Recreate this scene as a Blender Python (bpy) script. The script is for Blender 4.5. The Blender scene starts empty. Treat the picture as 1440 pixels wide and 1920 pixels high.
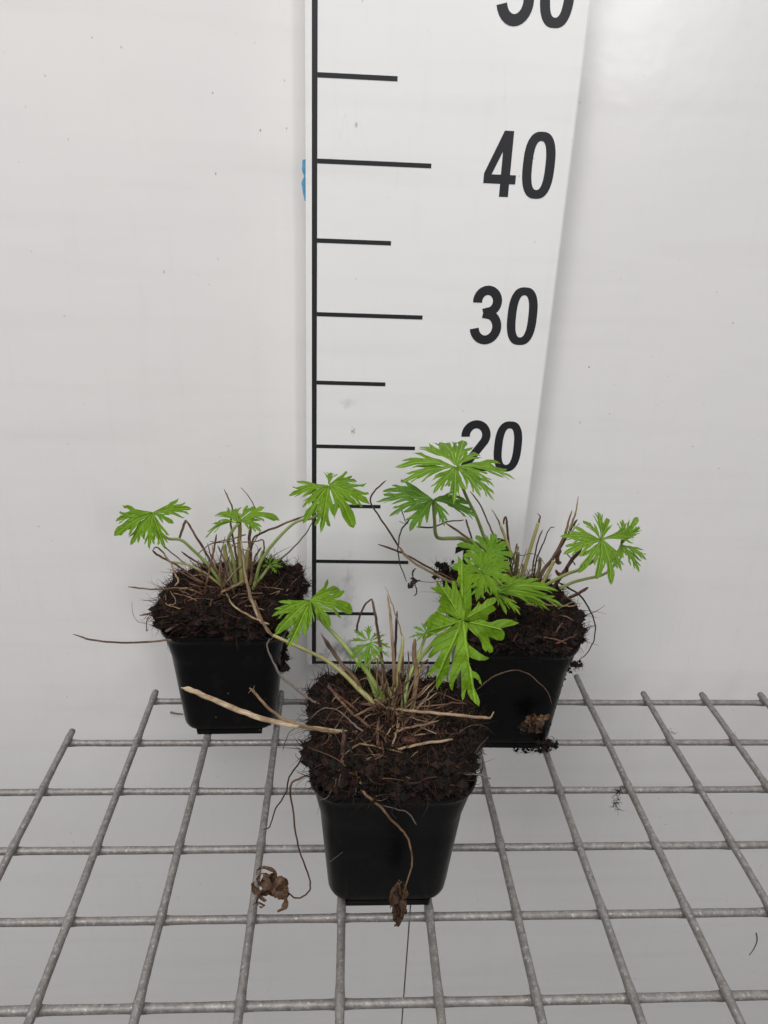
import bpy, bmesh, math, random
from mathutils import Vector, Matrix, noise
from mathutils.geometry import delaunay_2d_cdt
random.seed(7)
SC = bpy.context.scene
COL = SC.collection

# ------------------------------------------------------------------ camera
CAM = Vector((-0.05347, -0.2454, 0.37368))
RC = Matrix(((0.998225, -0.017345, -0.056937),
             (-0.045396, 0.396140, -0.917069),
             (0.038451, 0.918026, 0.394650)))
FPX = 1383.3
cam = bpy.data.cameras.new('camera')
camo = bpy.data.objects.new('camera', cam)
COL.objects.link(camo)
camo.matrix_world = Matrix.Translation(CAM) @ RC.to_4x4()
cam.sensor_fit = 'VERTICAL'
cam.sensor_height = 36.0
cam.lens = FPX / 1920 * 36.0
cam.clip_start = 0.01
cam.clip_end = 50
SC.camera = camo

# ------------------------------------------------------------------ world, lamps, exposure
w = bpy.data.worlds.new('World')
SC.world = w
w.use_nodes = True
bg = w.node_tree.nodes['Background']
bg.inputs[0].default_value = (1.0, 0.99, 0.98, 1)
bg.inputs[1].default_value = 0.16

def area(name, loc, target, sx, sy, energy, col):
    l = bpy.data.lights.new(name, 'AREA')
    l.shape = 'RECTANGLE'; l.size = sx; l.size_y = sy; l.energy = energy; l.color = col
    o = bpy.data.objects.new(name, l); COL.objects.link(o)
    o.location = loc
    o.rotation_euler = (Vector(target) - Vector(loc)).to_track_quat('-Z', 'Y').to_euler()
    return o
area('roof_light', (-0.25, -0.80, 1.75), (-0.05, 0.25, 0.0), 1.9, 1.5, 32, (1.0, 0.99, 0.98))
area('side_fill_light', (-1.5, -2.0, 2.1), (-0.1, 0.3, 0.2), 0.9, 1.2, 17, (1.0, 0.99, 0.985))  # added fill lamp, front left, lifts the left and middle of the wall
area('window_light', (0.98, -2.3, 1.20), (0.1, 0.3, 0.2), 0.30, 0.7, 9, (0.97, 0.98, 1.0))
SC.view_settings.view_transform = 'Standard'
SC.view_settings.look = 'None'
SC.view_settings.exposure = 0.05
SC.view_settings.gamma = 1.0

# ------------------------------------------------------------------ helpers
def ray(x, y):
    return RC @ Vector(((x - 720) / FPX, -(y - 960) / FPX, -1.0))
def atY(x, y, Y):
    d = ray(x, y); return CAM + d * ((Y - CAM.y) / d.y)
def atZ(x, y, z):
    d = ray(x, y); return CAM + d * ((z - CAM.z) / d.z)
def crop(ox, oy, s):
    return lambda cx, cy: (ox + cx / s, oy + cy / s)

def mesh_obj(name, verts, faces, mat, parent=None, smooth=True, fib=None):
    me = bpy.data.meshes.new(name)
    me.from_pydata([tuple(v) for v in verts], [], faces)
    if smooth:
        me.polygons.foreach_set('use_smooth', [True] * len(me.polygons))
    me.update()
    fa = me.attributes.new('fib', 'FLOAT_VECTOR', 'POINT')
    fv = []
    for v in (fib if fib else [(v[0] * 300, v[1] * 300, v[2] * 300) for v in verts]): fv += [v[0], v[1], v[2]]
    fa.data.foreach_set('vector', fv)
    return link(name, me, mat, parent)
def link(name, me, mat, parent=None):
    o = bpy.data.objects.new(name, me)
    COL.objects.link(o)
    if mat is not None:
        me.materials.append(mat)
    if parent is not None:
        o.parent = parent
        if parent.parent is None:          # sub-parts: their part already sits at the world origin
            o.matrix_parent_inverse = Matrix.Translation(-Vector(parent.location))
    return o
def empty(name, loc, label=None, cat=None, kind=None, group=None):
    o = bpy.data.objects.new(name, None)
    o.empty_display_size = 0.02
    COL.objects.link(o); o.location = loc
    tag(o, label, cat, kind, group)
    return o
def tag(o, label=None, cat=None, kind=None, group=None):
    if label: o['label'] = label
    if cat: o['category'] = cat
    if kind: o['kind'] = kind
    if group: o['group'] = group
    return o

def box(lo, hi, bev=0.0):
    bm = bmesh.new()
    bmesh.ops.create_cube(bm, size=1)
    lo = Vector(lo); hi = Vector(hi)
    for v in bm.verts:
        v.co = Vector([(lo[i] + hi[i]) / 2 + v.co[i] * (hi[i] - lo[i]) for i in range(3)])
    if bev:
        bmesh.ops.bevel(bm, geom=bm.edges[:], offset=bev, segments=2, affect='EDGES')
    me = bpy.data.meshes.new('box'); bm.to_mesh(me); bm.free()
    return me

def spline(pts, n=8):
    """Catmull-Rom through pts"""
    P = [Vector(p) for p in pts]
    if len(P) == 2:
        return [P[0].lerp(P[1], i / n) for i in range(n + 1)]
    Q = [P[0] * 2 - P[1]] + P + [P[-1] * 2 - P[-2]]
    out = []
    for i in range(1, len(Q) - 2):
        a, b, c, d = Q[i - 1], Q[i], Q[i + 1], Q[i + 2]
        for k in range(n):
            t = k / n
            out.append(0.5 * ((2 * b) + (c - a) * t + (2 * a - 5 * b + 4 * c - d) * t * t + (3 * b - a - 3 * c + d) * t ** 3))
    out.append(P[-1])
    return out

def tube(path, rad, sides=8, flat=1.0, jit=0.0, cap=True, twist=0.0):
    """rad: function of t in 0..1 -> radius"""
    V, F = [], []
    n = len(path)
    up = Vector((0.13, -0.5, 0.85)).normalized()
    seed = random.uniform(0, 100)
    prevs = None
    for i, p in enumerate(path):
        t = (path[min(i + 1, n - 1)] - path[max(i - 1, 0)])
        t = t.normalized() if t.length > 1e-9 else Vector((0, 0, 1))
        if prevs is None:
            s = t.cross(up)
            if s.length < 0.2: s = t.cross(Vector((1, 0, 0)))
        else:
            s = prevs - t * prevs.dot(t)
        s.normalize(); prevs = s
        b = s.cross(t)
        u = i / (n - 1)
        r = rad(u)
        for k in range(sides):
            a = 2 * math.pi * k / sides + twist * u
            rr = r * (1 + jit * noise.noise((u * 14 + seed, k * 1.7, seed)))
            V.append(p + s * math.cos(a) * rr + b * math.sin(a) * rr * flat)
    for i in range(n - 1):
        for k in range(sides):
            a = i * sides + k; b2 = i * sides + (k + 1) % sides
            F.append((a, b2, b2 + sides, a + sides))
    if cap:
        F.append(tuple(range(sides - 1, -1, -1)))
        F.append(tuple(range((n - 1) * sides, n * sides)))
    return V, F

# ------------------------------------------------------------------ materials
class NT:
    def __init__(self, name):
        self.m = bpy.data.materials.new(name); self.m.use_nodes = True
        self.t = self.m.node_tree; self.b = self.t.nodes['Principled BSDF']
        self.out = self.t.nodes['Material Output']
    def n(self, typ, **kw):
        nd = self.t.nodes.new(typ)
        for k, v in kw.items():
            if k.startswith('i_'):
                key = k[2:]
                key = int(key) if key.isdigit() else key.replace('_', ' ')
                if isinstance(v, tuple) and hasattr(v[0], 'outputs'):
                    self.t.links.new(v[0].outputs[v[1]], nd.inputs[key])
                elif hasattr(v, 'outputs'):
                    self.t.links.new(v.outputs[0], nd.inputs[key])
                else:
                    nd.inputs[key].default_value = v
            else:
                setattr(nd, k, v)
        return nd
    def l(self, a, b, ao=0):
        self.t.links.new(a.outputs[ao], b)
    def coords(self, kind='Object', scale=(1, 1, 1), loc=(0, 0, 0)):
        tc = self.n('ShaderNodeTexCoord')
        mp = self.n('ShaderNodeMapping')
        self.t.links.new(tc.outputs[kind], mp.inputs[0])
        mp.inputs['Scale'].default_value = scale
        mp.inputs['Location'].default_value = loc
        return mp
    def noise(self, vec, scale, detail=4, rough=0.6):
        return self.n('ShaderNodeTexNoise', i_Vector=vec, i_Scale=scale, i_Detail=detail, i_Roughness=rough)
    def ramp(self, fac, stops):
        r = self.n('ShaderNodeValToRGB')
        src = fac if isinstance(fac, tuple) else (fac, 0)
        self.t.links.new(src[0].outputs[src[1]], r.inputs[0])
        el = r.color_ramp.elements
        while len(el) > 1: el.remove(el[-1])
        for i, (p, c) in enumerate(stops):
            e = el[0] if i == 0 else el.new(p)
            e.position = p
            e.color = (c, c, c, 1) if isinstance(c, (int, float)) else (*c, 1)
        return r
    def mix(self, fac, a, b, mode='MIX'):
        mx = self.n('ShaderNodeMix', data_type='RGBA', blend_type=mode)
        for key, v in (('Factor', fac), ('A', a), ('B', b)):
            idx = {'Factor': 0, 'A': 6, 'B': 7}[key]
            if hasattr(v, 'outputs'):
                o = v.outputs[2] if v.bl_idname == 'ShaderNodeMix' else v.outputs[0]
                self.t.links.new(o, mx.inputs[idx])
            else:
                mx.inputs[idx].default_value = v if key == 'Factor' else (*v, 1)
        return mx
    def math(self, op, a, b=None, c=None):
        m = self.n('ShaderNodeMath', operation=op)
        for i, v in enumerate((a, b, c)):
            if v is None: continue
            if hasattr(v, 'outputs'): self.t.links.new(v.outputs[2] if v.bl_idname == 'ShaderNodeMix' else v.outputs[0], m.inputs[i])
            elif isinstance(v, tuple): self.t.links.new(v[0].outputs[v[1]], m.inputs[i])
            else: m.inputs[i].default_value = v
        return m
    def base(self, mx):
        o = mx.outputs[2] if mx.bl_idname == 'ShaderNodeMix' else mx.outputs[0]
        self.t.links.new(o, self.b.inputs['Base Color'])
    def bump(self, src, strength, dist):
        b = self.n('ShaderNodeBump'); b.inputs['Strength'].default_value = strength; b.inputs['Distance'].default_value = dist
        self.t.links.new(src.outputs[0], b.inputs['Height']); self.t.links.new(b.outputs[0], self.b.inputs['Normal'])
    def set(self, **kw):
        for k, v in kw.items():
            self.b.inputs[k.replace('_', ' ')].default_value = v

def white_panel(name, base, tint, speck, rough):
    N = NT(name)
    c = N.coords()
    big = N.noise(c, 3.5, 5, 0.55)
    col = N.mix(N.ramp(big, [(0.3, 0.0), (0.75, 1.0)]), base, tint)
    # scuffs: stretched vertical wipe marks
    cs = N.coords(scale=(60, 60, 5))
    sc = N.noise(cs, 1.0, 6, 0.7)
    col = N.mix(N.ramp(sc, [(0.55, 0.0), (0.85, 0.09)]), col, (0.45, 0.43, 0.41))
    # faint horizontal smudges, also painting in the grid wires' soft shadow bands
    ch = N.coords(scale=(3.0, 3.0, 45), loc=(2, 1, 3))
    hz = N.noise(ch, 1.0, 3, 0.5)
    shade_bands = N.ramp(hz, [(0.5, 0.0), (0.8, 0.12)])
    col = N.mix(shade_bands, col, (0.46, 0.43, 0.42))
    # small specks of dirt
    for sca, th, seed in ((55, 0.055, 0), (23, 0.030, 7), (120, 0.09, 3)):
        cv = N.coords(scale=(1, 1, 0.7), loc=(seed, seed * .3, seed * .7))
        nz = N.noise(cv, 40, 2)
        vv = N.n('ShaderNodeMix', data_type='RGBA', blend_type='ADD')
        vv.inputs[0].default_value = 0.006
        N.t.links.new(cv.outputs[0], vv.inputs[6]); N.t.links.new(nz.outputs[1], vv.inputs[7])
        vo = N.n('ShaderNodeTexVoronoi'); N.t.links.new(vv.outputs[2], vo.inputs['Vector']); vo.inputs['Scale'].default_value = sca
        rnd = N.math('GREATER_THAN', (N.n('ShaderNodeSeparateColor', i_0=(vo, 1)), 0), speck)
        dot = N.ramp(vo, [(th * 0.45, 1.0), (th, 0.0)])
        f = N.math('MULTIPLY', dot, rnd)
        cl = N.ramp(N.noise(N.coords(loc=(seed + 3, 1, seed)), 6, 3), [(0.46, 0.05), (0.66, 1.0)])
        f2 = N.math('MULTIPLY', N.math('MULTIPLY', f, 0.7), cl)
        col = N.mix(f2, col, (0.10, 0.09, 0.085))
    # thin scratches
    cw = N.coords(scale=(1, 1, 0.12), loc=(5, 2, 1))
    wv = N.noise(cw, 70, 1.5, 0.4)
    ln = N.ramp(wv, [(0.4955, 0.0), (0.5, 0.10), (0.5045, 0.0)])
    msk = N.ramp(N.noise(N.coords(loc=(9, 9, 9)), 14, 2), [(0.56, 0.0), (0.66, 1.0)])
    col = N.mix(N.math('MULTIPLY', ln, msk), col, (0.2, 0.19, 0.18))
    N.base(col)
    N.set(Roughness=rough, Specular_IOR_Level=0.5)
    rr = N.noise(N.coords(loc=(1, 4, 2)), 9, 4)
    mr = N.n('ShaderNodeMapRange'); N.t.links.new(rr.outputs[0], mr.inputs[0])
    mr.inputs[3].default_value = rough - 0.06; mr.inputs[4].default_value = rough + 0.12
    N.t.links.new(mr.outputs[0], N.b.inputs['Roughness'])
    N.bump(N.noise(N.coords(), 22, 3), 0.05, 0.01)
    return N
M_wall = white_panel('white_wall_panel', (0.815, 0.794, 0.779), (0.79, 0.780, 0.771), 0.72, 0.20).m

Nb = white_panel('white_board', (0.86, 0.855, 0.85), (0.83, 0.825, 0.82), 0.80, 0.34)
# sooty stains near the foot of the board (object space of the panel = world)
def board_stains(N):
    src = N.b.inputs['Base Color'].links[0].from_node
    tc = N.n('ShaderNodeTexCoord')
    sp = N.n('ShaderNodeSeparateXYZ'); N.t.links.new(tc.outputs['Object'], sp.inputs[0])
    col = src
    def blob(cx, cz, rx, rz, amt, scale, colr):
        nonlocal col
        dx = N.math('DIVIDE', N.math('SUBTRACT', (sp, 0), cx), rx)
        dz = N.math('DIVIDE', N.math('SUBTRACT', (sp, 2), cz), rz)
        d = N.math('SQRT', N.math('ADD', N.math('MULTIPLY', dx, dx), N.math('MULTIPLY', dz, dz)))
        nz = N.noise(N.coords(scale=(1, 1, 0.6), loc=(cx * 9, 0, cz * 5)), scale, 5, 0.7)
        v = N.math('SUBTRACT', N.math('ADD', N.math('MULTIPLY', N.math('SUBTRACT', nz, 0.5), 3.2), 0.75), d)
        f = N.ramp(v, [(0.0, 0.0), (0.9, amt)])
        col = N.mix(f, col, colr)
    blob(-0.045, 0.004, 0.035, 0.020, 0.75, 110, (0.10, 0.10, 0.10))
    blob(-0.070, -0.004, 0.012, 0.008, 0.85, 160, (0.09, 0.09, 0.09))
    blob(-0.048, 0.055, 0.010, 0.055, 0.30, 130, (0.16, 0.15, 0.15))
    blob(-0.047, 0.076, 0.006, 0.006, 0.45, 200, (0.16, 0.15, 0.15))
    blob(-0.0464, 0.2049, 0.0026, 0.0046, 1.0, 420, (0.05, 0.05, 0.055))
    blob(-0.050, 0.228, 0.009, 0.006, 0.25, 200, (0.3, 0.3, 0.3))
    blob(-0.0571, 0.1469, 0.003, 0.006, 0.9, 200, (0.14, 0.14, 0.15))
    blob(0.01, 0.002, 0.05, 0.006, 0.5, 120, (0.16, 0.155, 0.15))
    N.base(col)
board_stains(Nb)
M_board = Nb.m

def simple(name, colr, rough=0.5, var=0.25, scale=200, bump=0.0, spec=0.5, metallic=0.0, stretch=(1, 1, 1)):
    N = NT(name)
    c = N.coords(scale=stretch)
    nz = N.noise(c, scale, 4, 0.65)
    a = tuple(min(1, x * (1 + var)) for x in colr); b = tuple(x * (1 - var) for x in colr)
    N.base(N.mix(N.ramp(nz, [(0.3, 0.0), (0.7, 1.0)]), b, a))
    N.set(Roughness=rough, Specular_IOR_Level=spec, Metallic=metallic)
    if bump: N.bump(nz, bump, 0.001)
    return N.m
M_ink = simple('black_vinyl', (0.012, 0.0125, 0.016), 0.5, 0.12, 60)
M_tape = simple('blue_tape', (0.10, 0.32, 0.52), 0.5, 0.2, 300)
M_seal = simple('seam_shadow_gap', (0.05, 0.045, 0.04), 0.8, 0.3, 100)

def galv():
    N = NT('galvanised_steel')
    c = N.coords()
    a = N.noise(c, 260, 5, 0.7); b = N.noise(c, 38, 4, 0.6)
    col = N.mix(N.ramp(a, [(0.32, 0.0), (0.72, 1.0)]), (0.15, 0.142, 0.135), (0.33, 0.318, 0.305))
    col = N.mix(N.ramp(b, [(0.45, 0.0), (0.75, 0.5)]), col, (0.22, 0.175, 0.155))
    s = N.noise(N.coords(loc=(3, 3, 3)), 520, 2)
    col = N.mix(N.ramp(s, [(0.58, 0.0), (0.78, 0.7)]), col, (0.60, 0.60, 0.59))
    N.base(col)
    N.set(Metallic=0.35, Roughness=0.48)
    N.bump(N.noise(N.coords(loc=(1, 0, 0)), 420, 4, 0.7), 0.45, 0.0008)
    return N.m
M_wire = galv()

def plastic():
    N = NT('black_pot_plastic')
    c = N.coords()
    col = N.mix(N.ramp(N.noise(c, 60, 4), [(0.4, 0.0), (0.8, 1.0)]), (0.0022, 0.0021, 0.0023), (0.0035, 0.0031, 0.0032))
    vo = N.n('ShaderNodeTexVoronoi', i_Vector=c, i_Scale=190.0)
    rnd = N.math('GREATER_THAN', (N.n('ShaderNodeSeparateColor', i_0=(vo, 1)), 0), 0.80)
    f = N.math('MULTIPLY', N.ramp(vo, [(0.06, 1.0), (0.13, 0.0)]), rnd)
    msk = N.ramp(N.noise(N.coords(loc=(4, 2, 1)), 45, 3), [(0.42, 0.0), (0.6, 1.0)])
    col = N.mix(N.math('MULTIPLY', f, msk), col, (0.20, 0.18, 0.16))
    sm = N.ramp(N.noise(N.coords(loc=(7, 1, 5)), 90, 5, 0.75), [(0.54, 0.0), (0.78, 0.5)])
    col = N.mix(sm, col, (0.022, 0.016, 0.013))
    N.base(col)
    N.set(Roughness=0.33, Specular_IOR_Level=0.20)
    return N.m
M_pot = plastic()

def attr_mat(name, rough, trans=0.0, bump=0.0):
    N = NT(name)
    at = N.n('ShaderNodeAttribute', attribute_name='tint')
    nz = N.noise(N.coords(), 900, 3)
    col = N.mix(N.ramp(nz, [(0.3, 0.0), (0.7, 0.5)]), at, (0, 0, 0))
    N.base(col); N.set(Roughness=rough, Specular_IOR_Level=0.25)
    return N.m
M_fibre = attr_mat('peat_fibre', 0.75)

def peat():
    N = NT('dark_peat')
    c = N.coords()
    a = N.noise(c, 700, 6, 0.75)
    col = N.mix(N.ramp(a, [(0.35, 0.0), (0.7, 1.0)]), (0.0042, 0.0024, 0.0018), (0.017, 0.0088, 0.006))
    b = N.noise(N.coords(loc=(2, 2, 2)), 120, 4)
    col = N.mix(N.ramp(b, [(0.55, 0.0), (0.8, 0.6)]), col, (0.030, 0.012, 0.007))
    N.base(col); N.set(Roughness=0.85, Specular_IOR_Level=0.2)
    N.bump(a, 1.0, 0.002)
    return N.m
M_peat = peat()

def stalk_mat(name, c1, c2, c3=None, rough=0.55):
    """fibrous dry stalk: lengthwise streaks come from UV-free generated noise"""
    N = NT(name)
    at = N.n('ShaderNodeAttribute', attribute_name='fib')
    oi = N.n('ShaderNodeObjectInfo')
    va = N.n('ShaderNodeVectorMath', operation='ADD'); N.t.links.new(at.outputs['Vector'], va.inputs[0]); N.t.links.new(oi.outputs['Location'], va.inputs[1])
    a = N.noise(va, 2.6, 5, 0.72); b = N.noise(N.coords(loc=(5, 5, 5)), 70, 3)
    col = N.mix(N.ramp(a, [(0.40, 0.0), (0.60, 1.0)]), c1, c2)
    if c3:
        col = N.mix(N.ramp(b, [(0.42, 0.0), (0.62, 0.85)]), col, c3)
    sp = N.noise(N.coords(loc=(1, 8, 5)), 1100, 2)
    col = N.mix(N.ramp(sp, [(0.62, 0.0), (0.74, 0.6)]), col, tuple(x * 0.35 for x in c1))
    N.base(col); N.set(Roughness=rough, Specular_IOR_Level=0.35)
    N.bump(a, 0.6, 0.0008)
    return N.m
M_straw = stalk_mat('straw_stalk', (0.23, 0.155, 0.09), (0.44, 0.33, 0.215), (0.16, 0.095, 0.055))
M_pale = stalk_mat('pale_straw_stalk', (0.29, 0.21, 0.13), (0.56, 0.44, 0.30), (0.20, 0.125, 0.07))
M_tan = stalk_mat('tan_stalk', (0.17, 0.105, 0.055), (0.32, 0.21, 0.115), (0.10, 0.052, 0.029))
M_brown = stalk_mat('brown_stalk', (0.10, 0.056, 0.034), (0.25, 0.15, 0.092), (0.06, 0.028, 0.019))
M_red = stalk_mat('russet_stalk', (0.070, 0.030, 0.020), (0.17, 0.080, 0.050), (0.040, 0.018, 0.014))
M_dark = stalk_mat('dark_root', (0.016, 0.011, 0.010), (0.050, 0.034, 0.028))
M_grey = stalk_mat('grey_root', (0.09, 0.07, 0.06), (0.21, 0.17, 0.14))
M_dryleaf = stalk_mat('withered_leaf', (0.060, 0.032, 0.018), (0.20, 0.115, 0.060), (0.030, 0.014, 0.009), 0.7)
M_darkleaf = stalk_mat('black_withered_leaf', (0.018, 0.011, 0.009), (0.050, 0.030, 0.022), None, 0.6)
M_bud = stalk_mat('brown_bud', (0.045, 0.016, 0.009), (0.11, 0.040, 0.020), (0.02, 0.009, 0.006))

def green(name, c1, c2, tl=0.25):
    N = NT(name)
    a = N.noise(N.coords(), 120, 4)
    N.base(N.mix(N.ramp(a, [(0.3, 0.0), (0.7, 1.0)]), c1, c2))
    N.set(Roughness=0.45, Specular_IOR_Level=0.4)
    N.b.inputs['Subsurface Weight'].default_value = 0.25
    N.b.inputs['Subsurface Radius'].default_value = (0.0012, 0.0016, 0.0005)
    N.b.inputs['Subsurface Scale'].default_value = 1.0
    return N.m
M_petiole = green('green_petiole', (0.20, 0.27, 0.075), (0.31, 0.36, 0.12))
M_petiole2 = green('yellow_green_stalk', (0.25, 0.235, 0.085), (0.37, 0.34, 0.14))
M_petiole3 = green('dark_olive_stalk', (0.08, 0.075, 0.03), (0.15, 0.13, 0.055))

def leaf_mat(name, c1, c2, speck, trans):
    N = NT(name)
    uv = N.n('ShaderNodeUVMap', uv_map='UVMap')
    sp = N.n('ShaderNodeSeparateXYZ'); N.t.links.new(uv.outputs[0], sp.inputs[0])
    av = N.math('ABSOLUTE', (sp, 1))
    mid = N.ramp(av, [(0.006, 1.0), (0.026, 0.0)])
    q = N.math('FRACT', N.math('MULTIPLY', N.math('SUBTRACT', (sp, 0), N.math('MULTIPLY', av, 1.25)), 7.0))
    q2 = N.math('ABSOLUTE', N.math('SUBTRACT', q, 0.5))
    lat = N.ramp(q2, [(0.0, 0.55), (0.07, 0.0)])
    vein = N.math('MAXIMUM', mid, lat)
    nz = N.noise(N.coords(), 75, 4, 0.6)
    col = N.mix(N.ramp(nz, [(0.3, 0.0), (0.72, 1.0)]), c1, c2)
    col = N.mix(N.math('MULTIPLY', vein, 0.75), col, tuple(min(1, x * 1.35 + 0.03) for x in c2))
    # brown-tinged tips
    tip = N.ramp((sp, 0), [(0.90, 0.0), (1.0, 0.45)])
    col = N.mix(tip, col, (0.14, 0.13, 0.04))
    if speck:
        vo = N.n('ShaderNodeTexVoronoi', i_Vector=N.coords(loc=(.3, .1, .7)), i_Scale=520.0)
        rnd = N.math('GREATER_THAN', (N.n('ShaderNodeSeparateColor', i_0=(vo, 1)), 0), 1 - speck)
        dot = N.ramp(vo, [(0.16, 1.0), (0.24, 0.0)])
        cl = N.ramp(N.noise(N.coords(loc=(2, 6, 1)), 95, 2), [(0.50, 0.0), (0.58, 1.0)])
        f = N.math('MULTIPLY', N.math('MULTIPLY', dot, rnd), cl)
        col = N.mix(f, col, (0.018, 0.014, 0.010))
    N.base(col)
    N.set(Roughness=0.50, Specular_IOR_Level=0.25)
    bh = N.math('ADD', N.math('MULTIPLY', vein, -0.8), N.math('MULTIPLY', N.noise(N.coords(), 210, 3), 1.6))
    N.bump(bh, 0.8, 0.0014)
    tr = N.n('ShaderNodeBsdfTranslucent')
    N.t.links.new(N.mix(0.5, col, (0.22, 0.45, 0.008)).outputs[2], tr.inputs[0])
    ms = N.n('ShaderNodeMixShader'); ms.inputs[0].default_value = trans
    N.l(N.b, ms.inputs[1]); N.l(tr, ms.inputs[2]); N.l(ms, N.out.inputs[0])
    return N.m
M_leaf = leaf_mat('leaf_green', (0.094, 0.204, 0.006), (0.184, 0.332, 0.015), 0.0, 0.26)
M_leaf_s = leaf_mat('leaf_green_soiled', (0.098, 0.206, 0.011), (0.180, 0.322, 0.026), 0.62, 0.24)
M_leaf_d = leaf_mat('leaf_deep_green', (0.064, 0.158, 0.012), (0.108, 0.232, 0.023), 0.45, 0.22)
M_leaf_y = leaf_mat('leaf_young', (0.108, 0.245, 0.012), (0.185, 0.350, 0.028), 0.0, 0.28)

# ------------------------------------------------------------------ the setting: wall behind and below the grid
YB = 0.3018            # face of the measuring board
YW = 0.3260            # face of the wall
wall = empty('wall', (0, YW, 0), kind='structure')
for x0, x1 in ((-1.5, 0.0288), (0.0302, 1.5)):
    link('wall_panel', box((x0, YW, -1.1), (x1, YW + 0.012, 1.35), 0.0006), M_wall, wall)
link('backing_batten', box((-0.02, YW + 0.0125, -1.1), (0.08, YW + 0.03, 1.35)), M_seal, wall)

# ------------------------------------------------------------------ measuring board
board = empty('measuring_board', (0.008, YB, -0.012),
              'tall white measuring board with black centimetre ticks and numerals on the wall', 'measuring board')
X0 = -0.0740; ZT = -0.0072         # right edge of the black axis, height of zero
link('panel', box((-0.0818, YB, ZT - 0.0035), (0.0977, YB + 0.0225, 0.62), 0.0012), M_board, board)
T = 0.0002
link('axis_line', box((X0 - 0.0036, YB - T, ZT + 0.0014), (X0, YB + 0.001, 0.615)), M_ink, board)
link('zero_line', box((X0 - 0.0036, YB - T, ZT - 0.0016), (0.0900, YB + 0.001, ZT + 0.0013)), M_ink, board)
for k in range(1, 12):
    z = ZT + 0.05 * k
    L = 0.0766 if k % 2 == 0 else 0.0515
    link('tick_mark', box((X0 + 0.00005, YB - T, z - 0.00145), (X0 + L, YB + 0.001, z + 0.00145)), M_ink, board)

def ell(cx, cy, rx, ry, a0, a1, n=18, e=2.0):
    out = []
    for i in range(n + 1):
        a = math.radians(a0 + (a1 - a0) * i / n)
        c, s = math.cos(a), math.sin(a)
        out.append((cx + rx * math.copysign(abs(c) ** (2 / e), c), cy + ry * math.copysign(abs(s) ** (2 / e), s)))
    return out
def stroke(path, wd):
    L, R = [], []
    n = len(path)
    for i, p in enumerate(path):
        P = Vector((*p, 0))
        d0 = (P - Vector((*path[i - 1], 0))).normalized() if i else None
        d1 = (Vector((*path[i + 1], 0)) - P).normalized() if i < n - 1 else None
        d0 = d0 or d1; d1 = d1 or d0
        n0 = Vector((-d0.y, d0.x, 0)); n1 = Vector((-d1.y, d1.x, 0))
        m = (n0 + n1).normalized(); k = wd / 2 / max(0.5, m.dot(n0))
        L.append((P.x + m.x * k, P.y + m.y * k)); R.append((P.x - m.x * k, P.y - m.y * k))
    return L + R[::-1]
S = 0.160
DIG = {
 '0': [[ell(.265, .5, .265, .51, 0, 360, 48, 2.6)[:-1], ell(.265, .5, .110, .372, 0, 360, 40, 2.5)[:-1]]],
 '1': [[[(.22, 0), (.365, 0), (.365, 1), (.25, 1), (.20, .88), (.06, .78), (.06, .64), (.22, .73)]]],
 '2': [[stroke(ell(.262, .715, .195, .222, 188, -32, 22) + [(.085, .0675), (.53, .0675)], S)]],
 '3': [[stroke(ell(.25, .745, .175, .192, 188, -62, 18) + [(.19, .535)], S)],
       [stroke([(.19, .535)] + ell(.255, .295, .20, .232, 70, -172, 20), S)]],
 '4': [[[(.28, 0), (.43, 0), (.43, .200), (.53, .200), (.53, .340), (.43, .340), (.43, 1), (.28, 1), (0, .350), (0, .200), (.28, .200)],
        [(.28, .340), (.125, .340), (.28, .69)]]],
 '5': [[stroke([(.49, .935), (.13, .935), (.085, .50)], S)], [stroke([(.085, .50)] + ell(.255, .325, .205, .26, 120, -168, 22), S)]],
}
def digit(ch, x, zc, h, wd):
    bm = bmesh.new()
    for pi, polys in enumerate(DIG[ch]):
        verts, edges, = [], []
        for pl in polys:
            b0 = len(verts)
            verts += [Vector(p) for p in pl]
            edges += [(b0 + i, b0 + (i + 1) % len(pl)) for i in range(len(pl))]
        res = delaunay_2d_cdt(verts, edges, [], 2, 1e-6)
        vs, es, fs = res[0], res[1], res[2]
        import itertools
        def inside(pt):
            c = False
            for pl in polys:
                for i in range(len(pl)):
                    a, b2 = pl[i], pl[(i + 1) % len(pl)]
                    if (a[1] > pt[1]) != (b2[1] > pt[1]) and pt[0] < (b2[0] - a[0]) * (pt[1] - a[1]) / (b2[1] - a[1]) + a[0]:
                        c = not c
            return c
        res = delaunay_2d_cdt(verts, edges, [], 0, 1e-6)
        vs, fs = res[0], res[2]
        yy = YB - T - 0.00006 * pi
        bv = [bm.verts.new((x + v.x / 0.53 * wd, yy, zc + (v.y - 0.5) * h)) for v in vs]
        fl = []
        for f in fs:
            cx = sum(vs[i].x for i in f) / len(f); cy = sum(vs[i].y for i in f) / len(f)
            if inside((cx, cy)):
                fl.append(bm.faces.new([bv[i] for i in f]))
        ex = bmesh.ops.extrude_face_region(bm, geom=fl)
        for v in [g for g in ex['geom'] if isinstance(g, bmesh.types.BMVert)]:
            v.co.y = YB + 0.001
        bmesh.ops.delete(bm, geom=[v for v in bm.verts if not v.link_faces], context='VERTS')
    bmesh.ops.recalc_face_normals(bm, faces=bm.faces)
    me = bpy.data.meshes.new('digit_' + ch); bm.to_mesh(me); bm.free()
    return link('numeral', me, M_ink, board)
NUMS = [('10', .10), ('20', .20), ('30', .30), ('40', .40), ('50', .50)]
for s, hgt in NUMS:
    z = ZT + hgt + 0.0030
    digit(s[0], 0.0388, z, 0.0405, 0.0220)
    digit(s[1], 0.0648, z, 0.0405, 0.0218)

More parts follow.
